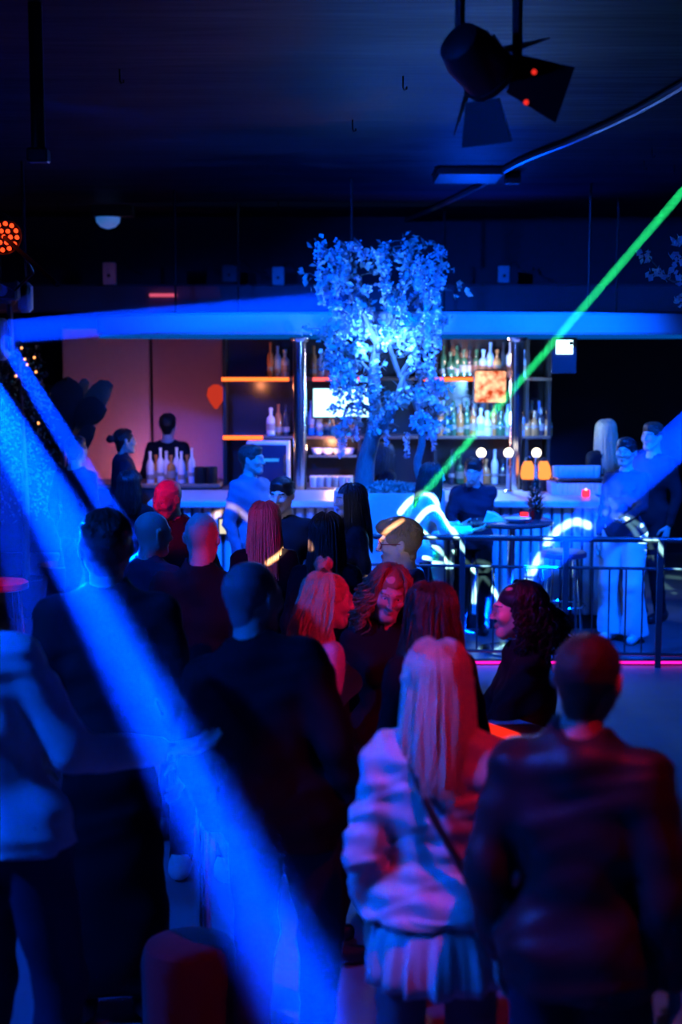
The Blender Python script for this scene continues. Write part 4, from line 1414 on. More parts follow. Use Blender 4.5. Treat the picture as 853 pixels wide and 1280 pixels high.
P = at(135, 272, 15.3)
cl = empty('ceiling_lamp', (P[0], P[1], ZC))
MB().box((0.06, 0, -0.06), (0.44, 0.2, 0.12), bev=0.01).obj('housing', M_BLKPLA, cl)
MB().lathe([(0.02, -0.24), (0.08, -0.22), (0.125, -0.17), (0.13, -0.12)], n=20).obj('dome', mat('dome_white', (0.7, 0.72, 0.75), 0.3, emit=(0.03, 0.28, 1.0), estr=0.35), cl)
tag(cl, 'small half-dome ceiling lamp glowing pale blue', 'ceiling lamp')
P0, P1 = at(187, 369, 15.7), at(221, 369, 15.7)
o = slab('led_tube', (P0[0], 15.68, P0[2] - 0.018), (P1[0], 15.72, P0[2] + 0.018), emis('led_rose', (1.0, 0.12, 0.25), 0.7), None, 0.006)
tag(o, 'short rose-coloured LED tube on the far duct', 'light tube')

# red LED par can at the left edge
P = at(6, 297, 8.5)
pr = aim('par_can', P, P + np.array((0.5, -0.75, -0.35)))
tag(pr, 'round LED par can with glowing red diodes under the ceiling', 'stage light')
MB().lathe([(0.07, -0.22), (0.11, -0.18), (0.115, 0.0), (0.105, 0.0), (0.10, -0.02)], n=24).obj('can', M_BLKMET, pr)
CAN = pr.children[0]
dm = MB().lathe([(0.014, 0.0), (0.012, 0.012), (0.004, 0.016)], n=8).mesh('diode', emis('diode_red', (1.0, 0.05, 0.01), 2.5))
for rr, nn in ((0, 1), (0.04, 6), (0.08, 12)):
    for k in range(nn):
        a = 2 * math.pi * k / nn
        link('diode', dm, CAN, (rr * math.cos(a), rr * math.sin(a), -0.018))
MB().tube([(-0.12, 0, -0.1), (-0.14, 0.1, -0.2), (0, 0.22, -0.3), (0.14, 0.1, -0.2), (0.12, 0, -0.1)], 0.010, 6).obj('yoke', M_BLKMET, pr)
MB().tube([(0, 0, 0), (0, 0, ZC - P[2])], 0.015, 6).obj('hanger', M_BLKMET, pr).matrix_parent_inverse = Matrix.Identity(4)
h = pr.children[-1]
h.rotation_euler = pr.rotation_euler.to_matrix().inverted().to_euler()

# hanging fresnel with barn doors, near the photographer
P = at(610, 92, 5.0)
fx = empty('fresnel_light', P)
FS = 0.74
tag(fx, 'black hanging stage light with open barn doors and a red lens glint', 'stage light')
ax = np.array((0.55, 0.55, -0.42))
ax /= np.linalg.norm(ax)
RF = rot_to(ax)
MB().lathe([(0.06, -0.26), (0.10, -0.24), (0.125, -0.16), (0.125, 0.0), (0.135, 0.0), (0.135, 0.03), (0.10, 0.03)], (0, 0, 0), 24, 0, RF * FS).obj('housing', M_BLKMET, fx)
MB().lathe([(0.10, 0.025), (0.07, 0.045), (0.02, 0.055)], (0, 0, 0), 20, 0, RF * FS).obj('lens', mat('lens', (0.03, 0.04, 0.08), 0.1), fx)
MB().lathe([(0.022, 0.056), (0.016, 0.062), (0.005, 0.066)], RF @ np.array((-0.01, -0.02, 0)), 12, 0, RF * FS).obj('lens_glow', emis('lens_red', (1.0, 0.01, 0.08), 0.7), fx)
for k, (ang, ln, op) in enumerate(((0, 0.26, 0.75), (90, 0.20, 0.9), (180, 0.26, 0.7), (270, 0.20, 0.9))):
    a = math.radians(ang)
    d, tq = np.array((math.cos(a), math.sin(a), 0)), np.array((-math.sin(a), math.cos(a), 0))
    o0, out = d * 0.125 + np.array((0, 0, 0.03)), d * math.sin(op) + np.array((0, 0, math.cos(op)))
    nn = np.cross(tq, out)
    v = []
    for th in (0, 0.006):
        v += [o0 - tq * 0.10 + nn * th, o0 + tq * 0.10 + nn * th, o0 + out * ln + tq * 0.15 + nn * th, o0 + out * ln - tq * 0.15 + nn * th]
    MB().add(np.array(v) @ RF.T * FS, [(3, 2, 1, 0), (4, 5, 6, 7), (0, 1, 5, 4), (1, 2, 6, 5), (2, 3, 7, 6), (3, 0, 4, 7)]).obj('barn_door', M_BLKMET, fx, smooth=False)
for x, y in ((668, 90), (658, 128)):
    q = at(x, y, 4.82) - P
    MB().lathe([(0.009 * math.sin(t), 0.009 * math.cos(t)) for t in np.linspace(0.1, 3.04, 7)][::-1], q, 10).obj('indicator', emis('diode_red2', (1.0, 0.03, 0.02), 0.9), fx)
sx = at(575, 60, 5.0)[0] - P[0]
MB().tube(np.array([(sx, 0, ZC - P[2]), (sx, 0, 0.05), (sx + 0.02, 0, -0.02)]), 0.018, 8).obj('hanger', M_BLKMET, fx)
sx = at(647, 60, 5.0)[0] - P[0]
MB().tube(np.array([(sx, 0, ZC - P[2]), (sx, 0, 0.05), (sx - 0.02, 0, -0.02)]), 0.018, 8).obj('hanger', M_BLKMET, fx)
MB().tube(np.array([(sx, 0, 0.0), (sx * .3, 0.1, 0.14), (at(575, 60, 5.0)[0] - P[0], 0, 0.0)]), 0.014, 8).obj('yoke', M_BLKMET, fx)

# black cable running along the ceiling
c = []
for px_, py_ in ((870, 112), (800, 150), (720, 185), (650, 212), (600, 240), (540, 268), (480, 290), (440, 300)):
    yy = 1.40 * F_PX / (430 - py_) * 1.0
    c.append((at(px_, py_, yy)[0], yy, ZC - 0.03))
o = MB().tube(bez(c, 50), 0.026, 8).obj('ceiling_cable', mat('cable_sheath', (0.05, 0.05, 0.055), 0.35), None)
tag(o, 'thick black cable running along the dark ceiling', 'cable')
yy = 1.4 * F_PX / (430 - 228)
P = at(585, 228, yy)
o = empty('ceiling_hatch', (P[0], yy, ZC))
MB().box((0, 0, -0.03), (0.55, 0.7, 0.06), bev=0.01).obj('panel', M_BLKMET, o)
MB().box((0.38, 0, -0.05), (0.13, 0.13, 0.10), bev=0.01).obj('latch_box', M_BLKMET, o)
tag(o, 'black hatch panel on the ceiling beside the cable', 'hatch')
hk = MB().tube([(0, 0, 0), (0, 0, -0.06), (0.008, 0, -0.075), (0.02, 0, -0.07), (0.02, 0, -0.055)], 0.005, 6).mesh('ceiling_hook', M_BLKMET)
for px_, py_ in ((606, 268), (441, 168), (504, 118), (348, 262), (72, 262), (150, 110), (805, 215), (815, 200), (843, 220)):
    yy = 1.4 * F_PX / (430 - py_)
    tag(link('ceiling_hook', hk, None, (at(px_, py_, yy)[0], yy, ZC)), 'small black hook on the dark ceiling', 'hook', 'ceiling hooks')
# vertical dark pipe pair at the left
P = at(48, 180, 6.3)
o = empty('drop_pipe', (P[0], 6.3, ZC))
MB().tube([(0, 0, 0), (0, 0, -0.62)], 0.03, 10).obj('pipe', M_BLKMET, o)
MB().box((0, 0, -0.64), (0.09, 0.09, 0.06), bev=0.008).obj('foot', M_BLKMET, o)
tag(o, 'black drop pipe hanging from the ceiling with a square foot', 'pipe')
# blue-lit lamp heads on the far-left rig
P = at(32, 372, 11.6)
o = empty('rig_lamp', P)
MB().box((0, 0, 0), (0.11, 0.12, 0.24), bev=0.03).obj('head', M_GBOX, o)
MB().lathe([(0.05, 0), (0.05, 0.03)], (0, -0.06, 0.06), 14, 0, RX(math.pi / 2)).obj('lens', M_GLASS, o)
MB().tube([(0, 0, 0.1), (0, 0, ZC - P[2])], 0.014, 6).obj('hanger', M_BLKMET, o)
tag(o, 'small grey rig lamp hanging above the left beam light', 'stage light')
P = at(0, 363, 11.4)
o = empty('rig_lamp', P)
MB().box((0, 0, 0), (0.3, 0.14, 0.16), bev=0.02).obj('head', M_BLKMET, o)
MB().lathe([(0.045, 0), (0.05, 0.02)], (0.03, -0.07, 0.0), 14, 0, RX(math.pi / 2)).obj('lens', M_GBOX, o)
MB().tube([(0, 0, 0.06), (0, 0, ZC - P[2])], 0.014, 6).obj('hanger', M_BLKMET, o)
tag(o, 'wide black rig lamp with one pale lens above the left beam light', 'stage light')

# bushy lit tree at the left edge and twig of blossoms at the right edge
def bush(px_, Y, zlo, zhi, rad_, n, label, name, m, lights, sd, cat='tree'):
    r2 = np.random.RandomState(sd)
    X = at(px_, 500, Y)[0]
    t = empty(name, (X, Y, 0))
    MB().lathe([(0.16, 0), (0.2, 0.35), (0.18, 0.35), (0.15, 0.3)], n=18).obj('pot', M_BLKPLA, t)
    MB().tube([(0, 0, 0.28), (0.02, 0.02, 1.0), (0, 0, zhi * .95)], np.array([0.04, 0.03, 0.01]), 8).obj('trunk', M_BARK, t)
    b = MB()
    for i in range(n):
        z = r2.uniform(zlo, zhi)
        u = (z - zlo) / (zhi - zlo)
        rr = rad_ * (1 - 0.6 * u) * math.sqrt(r2.uniform(0.1, 1))
        a = r2.uniform(0, 6.28)
        p = np.array((rr * math.cos(a), rr * math.sin(a), z))
        d = r2.normal(size=3)
        d /= np.linalg.norm(d)
        e = np.cross(d, r2.normal(size=3))
        e /= np.linalg.norm(e)
        s = r2.uniform(0.03, 0.06)
        b.add([p, p + (d + e * .5) * s * .5, p + d * s, p + (d - e * .5) * s * .5], [(0, 1, 2, 3)])
    q = b.obj('leaves', m, t, smooth=False)
    q['kind'] = 'stuff'
    lm = MB().lathe([(0.008, -.010), (0.012, 0), (0.007, 0.012)], n=8).mesh('fairy_light', emis('fairy_warm', (1.0, 0.34, 0.10), 2.5))
    for (x, y) in lights:
        link('fairy_light', lm, t, at(x, y, Y - 0.3) - np.array(t.location))
    tag(t, label, cat)


bush(26, 12.7, 0.9, 2.45, 0.45, 1400, 'leafy potted tree with warm fairy lights below the left beam light', 'fairy_light_tree', mat('dark_green_leaf', (0.05, 0.09, 0.06), 0.5), [(27, 435), (31, 449), (43, 447), (45, 465), (34, 456), (48, 529), (20, 470)], 2)
tw = empty('hanging_twig', (at(875, 330, 9)[0], 9.0, ZC))
tag(tw, 'blossoming twig hanging from the ceiling at the right edge', 'twig')
o9 = np.array(tw.location)
MB().tube(bez([(0, 0, 0), (0.02, 0, -0.5), at(862, 330, 9) - o9, at(842, 352, 9) - o9, at(812, 322, 9) - o9], 16), np.linspace(0.014, 0.004, 16), 6).obj('stem', M_BARK, tw)
b = MB()
for (x, y) in ((806, 320), (818, 340), (834, 344), (850, 375), (848, 300), (846, 325), (857, 350)):
    petals(b, at(x, y, 9) - o9, np.array((0.045, 0.03, 0.03)), 14, 0.045)
q = b.obj('blossoms', M_PETAL, tw, smooth=False)
q['kind'] = 'stuff'
lamp('twig_spot', 'SPOT', (2.0, 6.0, 3.6), at(835, 335, 9), 90, BLUE, 0.05, 14, 0.5)


# small furniture among the crowd
P = at(6, 737, 8.9)
stool(6, 737, 8.9, mat('red_vinyl', (0.5, 0.02, 0.03), 0.4), 'red bar stool with thin chrome legs at the left edge', sh=float(P[2]) + 0.06, sw=0.15)
lamp('red_stool_spot', 'SPOT', (-3.4, 6.5, 3.7), P, 300, RED, 0.04, 16, 0.6)


def pole_table(name, loc, z, r, m, label, square=None):
    t = empty(name, loc)
    if square is None:
        MB().lathe([(r * .97, z - 0.03), (r, z - 0.02), (r, z - 0.005), (r * .98, z)], n=36).obj('table_top', m, t)
    else:
        MB().box((0, 0, z - 0.02), (r * 2, r * 2, 0.04), rz=square, bev=0.006).obj('table_top', m, t)
        MB().box((0, 0, z - 0.07), (r * 1.96, r * 1.96, 0.05), rz=square).obj('led_edge', emis('led_red_edge', (1.0, 0.02, 0.01), 1.1), t)
    MB().lathe([(0.03, 0.02), (0.03, z - 0.03)], n=16).obj('pole', M_CHROME, t)
    MB().lathe([(r * .62, 0), (r * .62, 0.012), (0.045, 0.03)], n=28).obj('base', M_CHROME, t)
    tag(t, label, 'table')
    return t


P = at(252, 880, 5.35)
GT = pole_table('cocktail_table', (P[0], 5.35, 0), P[2], 0.22, mat('table_dark2', (0.05, 0.05, 0.06), 0.2), 'dark round cocktail table with glasses between the jacketed people')
GLS = MB().lathe([(0.034, 0), (0.034, 0.004), (0.005, 0.012), (0.004, 0.085), (0.02, 0.10), (0.038, 0.14), (0.036, 0.19), (0.034, 0.19), (0.035, 0.14), (0.018, 0.104), (0.004, 0.094)], n=20).mesh('wine_glass', M_GLASS)
TML = MB().lathe([(0.032, 0), (0.033, 0.004), (0.040, 0.12), (0.038, 0.12), (0.031, 0.012)], n=20).mesh('tumbler', M_GLASS)
for k, (dx, dy, me_, lb) in enumerate(((-0.11, -0.04, TML, 'clear tumbler near the rim of the cocktail table'), (0.02, -0.13, GLS, 'wine glass at the rim of the cocktail table'), (0.12, 0.03, GLS, 'second wine glass across the cocktail table'), (-0.02, 0.10, TML, 'clear tumbler behind the wine glasses on the cocktail table'))):
    tag(link('wine_glass' if me_ is GLS else 'tumbler', me_, None, (P[0] + dx, 5.35 + dy, P[2])), lb, 'glass')
o = empty('led_tealight', (P[0] - 0.05, 5.22, P[2]))
MB().lathe([(0.018, 0), (0.02, 0.005), (0.02, 0.022), (0.012, 0.026)], n=14).obj('cup', M_BLKPLA, o)
MB().lathe([(0.010, 0.026), (0.008, 0.04), (0.002, 0.05)], n=8).obj('flame', emis('tealight_violet', (0.6, 0.02, 1.0), 3), o)
tag(o, 'tiny violet LED tealight on the cocktail table', 'tealight')

P = at(634, 912, 5.38)
LT = pole_table('led_table', (P[0], 5.38, 0), P[2], 0.15, M_WPAINT, 'small square white table with a red glowing edge beside the smiling person', 0.6)

MB().box((-0.05, -0.05, float(P[2]) + 0.012), (0.25, 0.05, 0.024), rz=-0.97, bev=0.006).obj('led_bar', emis('led_red_bar', (1.0, 0.02, 0.01), 1.3), LT)
o = empty('pouf', (-0.52, 4.66, 0))
MB().lathe([(0.13, 0.02), (0.16, 0.05), (0.165, 0.36), (0.15, 0.41), (0.09, 0.425)], n=28).obj('cushion', mat('red_velvet', (0.07, 0.006, 0.012), 0.8, sheen=0.4, bump=0.2, scale=90), o)
MB().lathe([(0.12, 0.0), (0.12, 0.025)], n=24).obj('base', M_BLKMET, o)
tag(o, 'small dark red velvet pouf on the floor in front of the crowd', 'pouf')

a, b_ = at(274, 668, 12.0), at(306, 650, 12.0)
o = empty('menu_panel', ((a[0] + b_[0]) / 2, 12.06, a[2]))
MB().box((0, 0, (b_[2] - a[2]) / 2), (b_[0] - a[0] + 0.03, 0.03, b_[2] - a[2] + 0.03), bev=0.004).obj('frame', M_BLKPLA, o)
MB().box((0, -0.016, (b_[2] - a[2]) / 2), (b_[0] - a[0], 0.01, b_[2] - a[2])).obj('lit_face', emis('menu_white', (0.9, 0.8, 0.6), 1.0), o)
tag(o, 'small warm white backlit panel on the left bar front', 'sign')


# ------------------------------------------------------------------ the crowd
# far row, at the side counter and bar
person('person in black sweater with back turned behind the side counter', 210, 517, 14.55, -5, hair=('short', M_HBLACK), vox=0.02, hvox=0.009)
person('person with dark hair tied back and a dark jacket beside the pink wall', 157, 536, 13.2, -70, True, hair=('tied', M_HBLACK), top=('jacket', M_NAVY), vox=0.02, hvox=0.009)
person('person in a black coat with back turned below the pink wall panels', 160, 588, 10.3, 10, True, hair=('long', M_HBLACK, 0.22), top=('coat', M_BLACK), vox=0.02, hvox=0.009)
person('person in dark clothes standing in front of the large dark leafy shape', 96, 545, 12.0, -30, hair=('short', M_HBLACK), vox=0.02, hvox=0.009)
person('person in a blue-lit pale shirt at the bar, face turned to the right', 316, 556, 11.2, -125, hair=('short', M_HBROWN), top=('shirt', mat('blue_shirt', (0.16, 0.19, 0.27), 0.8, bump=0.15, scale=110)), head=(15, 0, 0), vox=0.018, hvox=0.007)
s1 = person('person in black sweater looking down beside the pale-shirted person', 352, 597, 9.9, 160, hair=('short', M_HBLACK), drop_h=1.74, head=(0, 8, 0), vox=0.018)
s2 = person('person with long dark hair in profile, wearing a sequinned black top', 436, 604, 9.4, 105, True, hair=('long', M_HBLACK, 0.36), top=('blouse', mat('sequins', (0.03, 0.03, 0.035), 0.25, bump=0.6, scale=220, metal=0.4)), drop_h=1.66, vox=0.018)
person('person leaning on the high table with chin in hand', 592, 573, 11.8, 175, hair=('short', M_HBLACK), top=('shirt', M_NAVY), lean=12, head=(-10, 12, 0), hands={'L': (0.05, 0.20, 1.46), 'R': (0.15, 0.42, 1.12)}, vox=0.018)
person('person in a loose white shirt lit green beside the planter', 543, 578, 11.12, -75, True, hair=('long', M_HBLACK, 0.3), top=('shirt', M_WHITE, 0.7), lean=14, hands={'R': (0.2, 0.45, 1.14), 'L': (-0.15, 0.45, 1.14)}, vox=0.018)
person('person with dark hair in dark clothes behind the bar and the tree', 483, 553, 13.45, -60, True, hair=('long', M_HBLACK, 0.25), vox=0.02, hvox=0.009)
person('person with long pale hair seen from behind at the end of the bar', 757, 524, 13.5, 20, True, hair=('long', M_HBLOND, 0.40), vox=0.02, hvox=0.009)
person('person in a dark top and wide white trousers behind the railing', 783, 547, 11.6, 150, True, hair=('short', M_HBLACK), top=('sweater', M_NAVY, 0.9), bottom=('wide', M_WHITE), hands={'L': (-0.16, 0.42, 1.12)}, vox=0.018, shoes=M_SNEAK)
person('person in dark clothes beyond the right light beam', 816, 528, 12.5, 130, hair=('short', M_HBROWN), vox=0.02, hvox=0.009)

# middle of the crowd
person('person with close-cropped hair and face lit pink among the crowd', 208, 600, 9.0, 155, hair=('crop', M_HPALE), top=('jacket', M_DARK), lean=10, head=(-10, 14, 0), drop_h=1.75, vox=0.018, hvox=0.006)
person('bald person in a dark jacket turned to the right', 192, 637, 6.95, -35, hair=None, head=(-20, 6, 0), top=('jacket', M_NAVY), vox=0.017)
person('bald person in a dark jacket seen from behind', 253, 638, 6.35, -8, hair=None, shoes=M_SNEAK, head=(-6, 4, 0), top=('jacket', M_BLACK), vox=0.017)
person('person with long pink-lit hair and a black top seen from behind', 331, 626, 7.75, 0, True, hair=('long', M_HBLOND, 0.34), vox=0.016)
person('person with long straight dark hair seen from behind', 409, 640, 7.2, -8, True, hair=('long', M_HBROWN, 0.38), vox=0.016)
person('blond person in red-framed glasses and pale shirt, laughing in profile', 498, 649, 6.65, 82, hair=('flop', mat('hair_sandy', (0.30, 0.20, 0.10), 0.42, bump=0.4, scale=60, stretch=(6, 6, 0.6), var=0.4)), top=('shirt', M_GREY), head=(8, 4, 0), glasses=True, vox=0.015, hvox=0.005)
person('person with messy auburn hair and a top bun, face lit red', 414, 714, 5.5, -74, True, hair=('bun', M_HBLOND, 0.22, 1.15), top=('blouse', M_PALE), head=(-8, 8, 0), collar=False, vox=0.015, hvox=0.005)
person('person with curly auburn hair, face lit magenta, looking down', 487, 708, 5.95, 195, True, hair=('curly', M_HRED, 0.22, 1.3), drop_h=1.62, head=(-8, 16, -8), vox=0.015, hvox=0.005)
person('person with long dark red hair seen from behind in the middle of the crowd', 535, 727, 5.15, 25, True, hair=('wavy', M_HBROWN, 0.45, 1.3), head=(15, 0, 6), vox=0.015)
s3 = person('person with dark curly hair smiling in profile, dressed in black', 645, 727, 5.7, 88, True, hair=('curly', M_HBLACK, 0.2, 1.2, 1.3), top=('jacket', M_BLACK), drop_h=1.68, lean=8, head=(0, 0, 0), hands={'R': (0.10, 0.38, 0.88), 'L': (-0.12, 0.38, 0.88)}, vox=0.015, hvox=0.005)

# foreground
person('grey-haired person in a black jacket seen from behind, leaning to one side', 318, 700, 4.6, -14, lean=8, side=-13, hair=('crop', M_HGREY), top=('jacket', M_BLACK, 0.84), bottom=('trousers', M_DENIM), head=(-25, 4, -6), build=1.03, vox=0.014, hvox=0.006)
person('person in a dark jacket and long black skirt behind the broad beam', 132, 637, 5.0, 8, hair=('short', M_HBROWN), top=('jacket', M_DARK, 0.95), bottom=('skirt', M_BLACK), vox=0.014, hvox=0.006)
person('person in a white shirt with arm stretched out, standing at the left edge', -52, 672, 4.1, -20, side=-14, hair=('short', M_HBROWN), top=('shirt', M_WHITE, 0.92), bottom=('trousers', M_DENIM), hands={'R': (0.34, 0.24, 1.14)}, elbows={'R': (0.2, -0.4, -1)}, vox=0.013, hvox=0.006)
w1 = person('person with long blond hair in a white gathered jacket, seen from behind', 548, 798, 3.85, -6, True, hair=('long', M_HPALE, 0.30, 1.25), top=('puffer', M_SATIN, 0.92), bottom=('trousers', mat('plum_cloth', (0.25, 0.18, 0.24), 0.8, bump=0.2, scale=120)), vox=0.012, hvox=0.006)
person('short-haired person in a dark leather jacket, seen from behind at the right', 738, 786, 3.45, -24, hair=('crop', M_HBROWN), top=('jacket', M_LEATHER, 0.84), bottom=('trousers', M_DENIM), head=(-4, 2, 4), build=0.97, vox=0.012, hvox=0.006)

# her gathered peplum, hair clip and crossbody bag
PEP = MB()
v, f = [], []
NP = 140
for k in range(7):
    u = k / 6
    for i in range(NP):
        a = 2 * math.pi * i / NP
        rip = 0.018 * u * math.sin(a * 13 + 1.3 * math.sin(a * 3) + u * 0.8) + 0.008 * u * math.sin(a * 29 + 2)
        r = 0.155 + 0.045 * math.sin(u * 1.9) + rip
        v.append((r * math.cos(a), r * 0.82 * math.sin(a), 0.945 - 0.225 * u))
for k in range(6):
    for i in range(NP):
        j = (i + 1) % NP
        f.append((k * NP + j, k * NP + i, (k + 1) * NP + i, (k + 1) * NP + j))
po = PEP.add(np.array(v) + w1['D'], f).obj('peplum', M_SATIN, w1['o'])
md = po.modifiers.new('thickness', 'SOLIDIFY')
md.thickness = 0.006
MB().tube([np.array((0.172 * math.cos(a), 0.142 * math.sin(a), 0.945)) + w1['D'] for a in np.linspace(0, 2 * math.pi, 41)], 0.012, 8).obj('waistband', M_SATIN, w1['o'])
MB().lathe([(0.026 * math.sin(t), 0.016 * math.cos(t)) for t in np.linspace(0.05, 3.09, 9)][::-1], w1['hc'] + np.array((0, -0.135, -0.095)), 16, 0, RX(math.pi / 2)).obj('hair_clip', mat('clip', (0.2, 0.3, 0.45), 0.3), w1['o'])
bagp = w1['W'](w1['U'](0.235, -0.10, 0.93))
bag = empty('handbag', bagp, w1['face'])
tag(bag, 'small dark shoulder bag worn across the back of the white jacket', 'handbag')
MB().box((0, 0, -0.07), (0.06, 0.16, 0.13), bev=0.02).obj('pouch', M_LEATHER, bag)
MB().box((0.012, 0, -0.045), (0.055, 0.165, 0.07), bev=0.02).obj('flap', M_LEATHER, bag)
sp = [w1['W'](w1['U'](*q)) - bagp for q in ((-0.085, 0.05, 1.475), (-0.095, -0.05, 1.475), (-0.065, -0.115, 1.40), (-0.015, -0.150, 1.29), (0.05, -0.150, 1.17), (0.12, -0.140, 1.05), (0.185, -0.125, 0.97), (0.235, -0.10, 0.935))]
sp = np.array(sp) @ RZ(-w1['face']).T
MB().tube(bez(sp, 40), 0.011, 8).obj('strap', M_LEATHER, bag)


# stools under the seated people
for pp, lb in ((s1, 'dark bar stool under the person in the black sweater'), (s2, 'dark bar stool under the person in the sequinned top'), (s3, 'dark bar stool under the smiling person in black')):
    q = pp['W'](pp['O2'] + np.array((0, -0.09, 0)))
    t = stool(426, 640, 6.0, M_SEAT, lb, sh=float(q[2]) - 0.105 * pp['sc'], sw=0.15)
    t.location = (q[0], q[1], 0)


# ------------------------------------------------------------------ light beams in the haze
def haze_mat(name, density, g=0.4, col=(1, 1, 1)):
    m = bpy.data.materials.new(name)
    m.use_nodes = True
    nt = m.node_tree
    nt.nodes.clear()
    v = nt.nodes.new('ShaderNodeVolumeScatter')
    v.inputs['Color'].default_value = (*col, 1)
    v.inputs['Density'].default_value = density
    v.inputs['Anisotropy'].default_value = g
    o = nt.nodes.new('ShaderNodeOutputMaterial')
    nt.links.new(v.outputs[0], o.inputs['Volume'])
    return m


def beam(name, A, B, r, power, color, density, label, spread=0.5, g=0.4, r_end=None):
    A, B = np.asarray(A, float), np.asarray(B, float)
    d = B - A
    L = np.linalg.norm(d)
    d /= L
    o = aim(name, A, B)
    re = r if r_end is None else r_end
    prof = [(r * 1.2, 0.0), (re * 1.35, L)]
    MB().lathe(prof, n=28).obj('haze', haze_mat('haze_' + name, density, g), o)
    o.children[0]['kind'] = 'stuff'
    tag(o, label, 'light beam')
    lamp(name + '_source', 'AREA', A + d * 0.005, B, power, color, r * 2, spread=spread)
    return o


FX = at(-10, 424, 11.5)
mh = empty('beam_light', FX)
tag(mh, 'moving-head beam light at the left edge throwing blue beams', 'stage light')
MB().box((0, 0.05, 0.0), (0.22, 0.28, 0.34), bev=0.04).obj('head', mat('head_grey', (0.25, 0.25, 0.28), 0.4), mh)
for s in (-1, 1):
    MB().box((s * 0.14, 0.05, 0.1), (0.03, 0.1, 0.4), bev=0.01).obj('yoke_arm', M_BLKMET, mh)
MB().box((0, 0.05, 0.33), (0.34, 0.25, 0.10), bev=0.02).obj('base', M_BLKMET, mh)
MB().tube([(0, 0.05, 0.36), (0, 0.05, ZC - FX[2])], 0.02, 8).obj('hanger', M_BLKMET, mh)

S0 = FX + np.array((0.14, -0.16, -0.02))
BM = (0.0, 0.036, 1.0)
beam('beam_crowd', at(-58, 418, 11.5), at(437, 1292, 2.15), 0.10, 230, BM, 0.016, 'broad blue light beam slanting down over the crowd', g=0.0)
beam('beam_dancers', S0, at(160, 676, 7.2), 0.058, 55, BM, 0.016, 'narrow blue light beam above the broad one, ending over the bald people', g=0.0)
beam('beam_floor', at(-28, 440, 11.4), at(53, 820, 6.6), 0.12, 34, BM, 0.016, 'faint blue light beam dropping steeply past the red stool', g=0.0)
beam('beam_level', S0 + (0.03, 0, 0.08), at(425, 382, 9.2), 0.095, 130, BM, 0.016, 'level blue light beam running from the beam light to the tree', g=0.0)
beam('beam_right', at(900, 505, 8.3), at(664, 715, 10.9), 0.12, 200, BM, 0.016, 'blue light beam entering past the right end of the bar', g=0.0)
beam('beam_green', at(905, 180, 8.0), at(500, 652, 10.9), 0.026, 14, (0.02, 1.0, 0.28), 0.02, 'thin green laser beam slanting across the bar to the planter', g=0.0)


# ------------------------------------------------------------------ laser projectors drawing bright arcs over the room
def laser(name, L, aim_at, strokes, color, power, fov=0.8, N=1536):
    L, aim_at = np.asarray(L, float), np.asarray(aim_at, float)
    q = Vector(aim_at - L).to_track_quat('-Z', 'Y')
    Rm = np.array(q.to_matrix())
    img = np.zeros((N, N), dtype=np.float32)
    yy, xx = np.mgrid[0:N, 0:N].astype(np.float32)
    for (pts, Y, wpx) in strokes:
        P = np.array([at(x, y, Y) for x, y in pts])
        d = (P - L) @ Rm
        uv = d[:, :2] / -d[:, 2:3]
        g = bez(np.c_[uv, np.zeros(len(uv))], max(8, 8 * len(uv)))[:, :2]
        g = (g / fov + 0.5) * N
        wr_ = wpx / F_PX / fov * N * 0.5
        for a, b in zip(g[:-1], g[1:]):
            lo, hi = np.minimum(a, b) - wr_ * 2 - 3, np.maximum(a, b) + wr_ * 2 + 3
            x0, y0, x1, y1 = int(max(lo[0], 0)), int(max(lo[1], 0)), int(min(hi[0], N)), int(min(hi[1], N))
            if x1 <= x0 or y1 <= y0:
                continue
            X, Y_ = xx[y0:y1, x0:x1] - a[0], yy[y0:y1, x0:x1] - a[1]
            e = b - a
            t = np.clip((X * e[0] + Y_ * e[1]) / max(e @ e, 1e-6), 0, 1)
            dist = np.hypot(X - t * e[0], Y_ - t * e[1])
            img[y0:y1, x0:x1] = np.maximum(img[y0:y1, x0:x1], np.clip(1.5 - dist / wr_, 0, 1))
    im = bpy.data.images.new(name + '_pattern', N, N, alpha=False, float_buffer=True)
    im.colorspace_settings.name = 'Non-Color'
    px = np.ones((N, N, 4), dtype=np.float32)
    px[..., :3] = img[..., None]
    im.pixels.foreach_set(px.ravel())
    im.update()
    im.pack()
    o = lamp(name, 'SPOT', L, aim_at, power, color, 0.004, 60, 0.0)
    l = o.data
    l.use_nodes = True
    nt = l.node_tree
    em = nt.nodes['Emission']
    tc = nt.nodes.new('ShaderNodeTexCoord')
    sx = nt.nodes.new('ShaderNodeSeparateXYZ')
    nt.links.new(tc.outputs['Normal'], sx.inputs[0])
    uvn = []
    for k in range(2):
        dv = nt.nodes.new('ShaderNodeMath')
        dv.operation = 'DIVIDE'
        nt.links.new(sx.outputs[k], dv.inputs[0])
        nt.links.new(sx.outputs[2], dv.inputs[1])
        ma = nt.nodes.new('ShaderNodeMath')
        ma.operation = 'MULTIPLY_ADD'
        ma.inputs[1].default_value = LASER_SIGN / fov
        ma.inputs[2].default_value = 0.5
        nt.links.new(dv.outputs[0], ma.inputs[0])
        uvn.append(ma)
    cb = nt.nodes.new('ShaderNodeCombineXYZ')
    for k in range(2):
        nt.links.new(uvn[k].outputs[0], cb.inputs[k])
    ti = nt.nodes.new('ShaderNodeTexImage')
    ti.image = im
    ti.extension = 'CLIP'
    nt.links.new(cb.outputs[0], ti.inputs[0])
    nt.links.new(ti.outputs[0], em.inputs['Strength'])
    return o


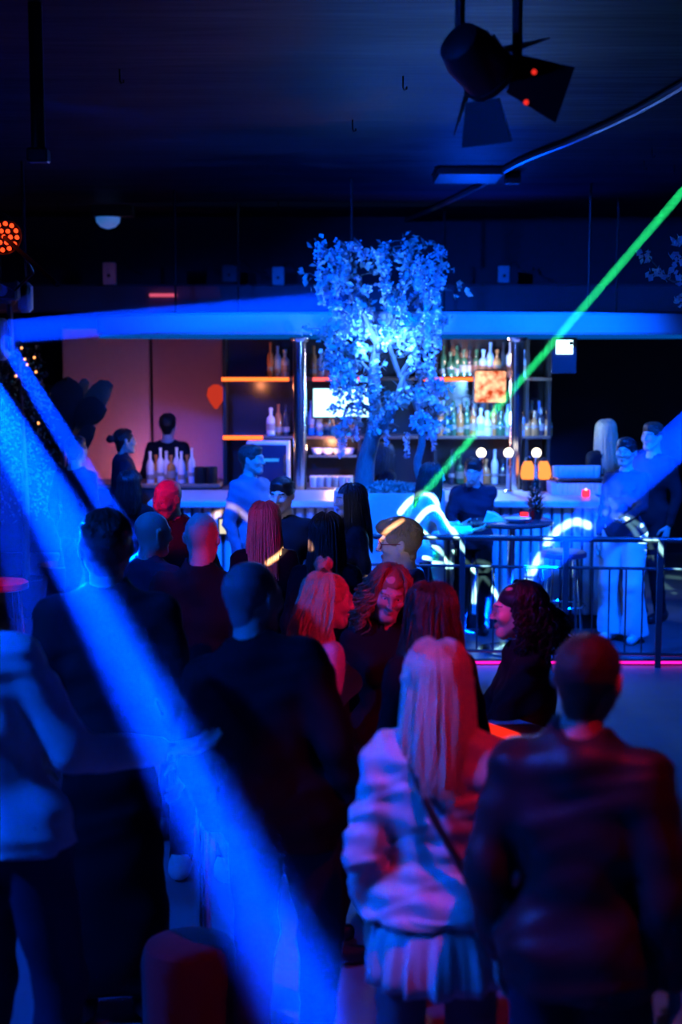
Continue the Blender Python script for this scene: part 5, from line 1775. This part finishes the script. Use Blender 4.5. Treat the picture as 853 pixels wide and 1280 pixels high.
LASER_SIGN = -1.0
LP = np.array((0.25, 0.4, 3.05))
lp = empty('laser_projector', LP + (0, -0.06, 0.0))
tag(lp, 'small black laser projector hanging from the ceiling above the crowd', 'projector')
MB().box((0, -0.12, 0), (0.26, 0.22, 0.14), bev=0.01).obj('housing', M_BLKMET, lp)
MB().tube([(0, -0.12, 0.06), (0, -0.12, ZC - LP[2])], 0.015, 8).obj('hanger', M_BLKMET, lp)
laser('laser_white', LP, (1.0, 11.0, 1.2), [
    ([(500, 641), (511, 628), (526, 620), (538, 624), (546, 634)], 11.4, 6),
    ([(518, 657), (530, 643), (542, 638), (552, 645), (560, 659), (569, 673)], 11.2, 6),
    ([(528, 666), (540, 675), (552, 684), (568, 698)], 11.0, 5),
    ([(569, 673), (580, 690), (600, 706), (625, 735), (640, 770)], 10.95, 5),
    ([(530, 698), (548, 699), (566, 698)], 10.95, 4),
    ([(600, 694), (615, 700), (600, 720), (596, 742)], 10.95, 5),
    ([(660, 724), (668, 709), (679, 690), (692, 669), (706, 657), (721, 652), (736, 657)], 12.05, 8),
    ([(760, 631), (766, 637)], 12.0, 9),
    ([(757, 642), (764, 644), (769, 651)], 11.8, 7),
    ([(775, 644), (790, 660), (800, 676), (812, 688)], 11.5, 6),
    ([(782, 648), (798, 655), (812, 669), (819, 687), (830, 702), (838, 712), (848, 722)], 11.4, 6),
    ([(842, 692), (858, 694)], 10.9, 5),
], (0.45, 1.0, 0.85), 40000)
laser('laser_warm', LP, (-0.2, 8.0, 1.3), [
    ([(458, 694), (470, 679), (484, 664), (503, 650)], 6.6, 5.5),
    ([(531, 706), (540, 708), (545, 716), (546, 724)], 6.6, 5),
    ([(333, 708), (348, 697), (357, 687), (364, 678), (358, 666)], 7.8, 6),
    ([(374, 688), (380, 694), (383, 702)], 7.8, 5),
    ([(252, 645), (264, 634), (275, 625), (288, 617)], 9.8, 6.5),
    ([(272, 634), (284, 632), (297, 637), (310, 648)], 11.0, 7),
], (1.0, 0.62, 0.45), 14000)
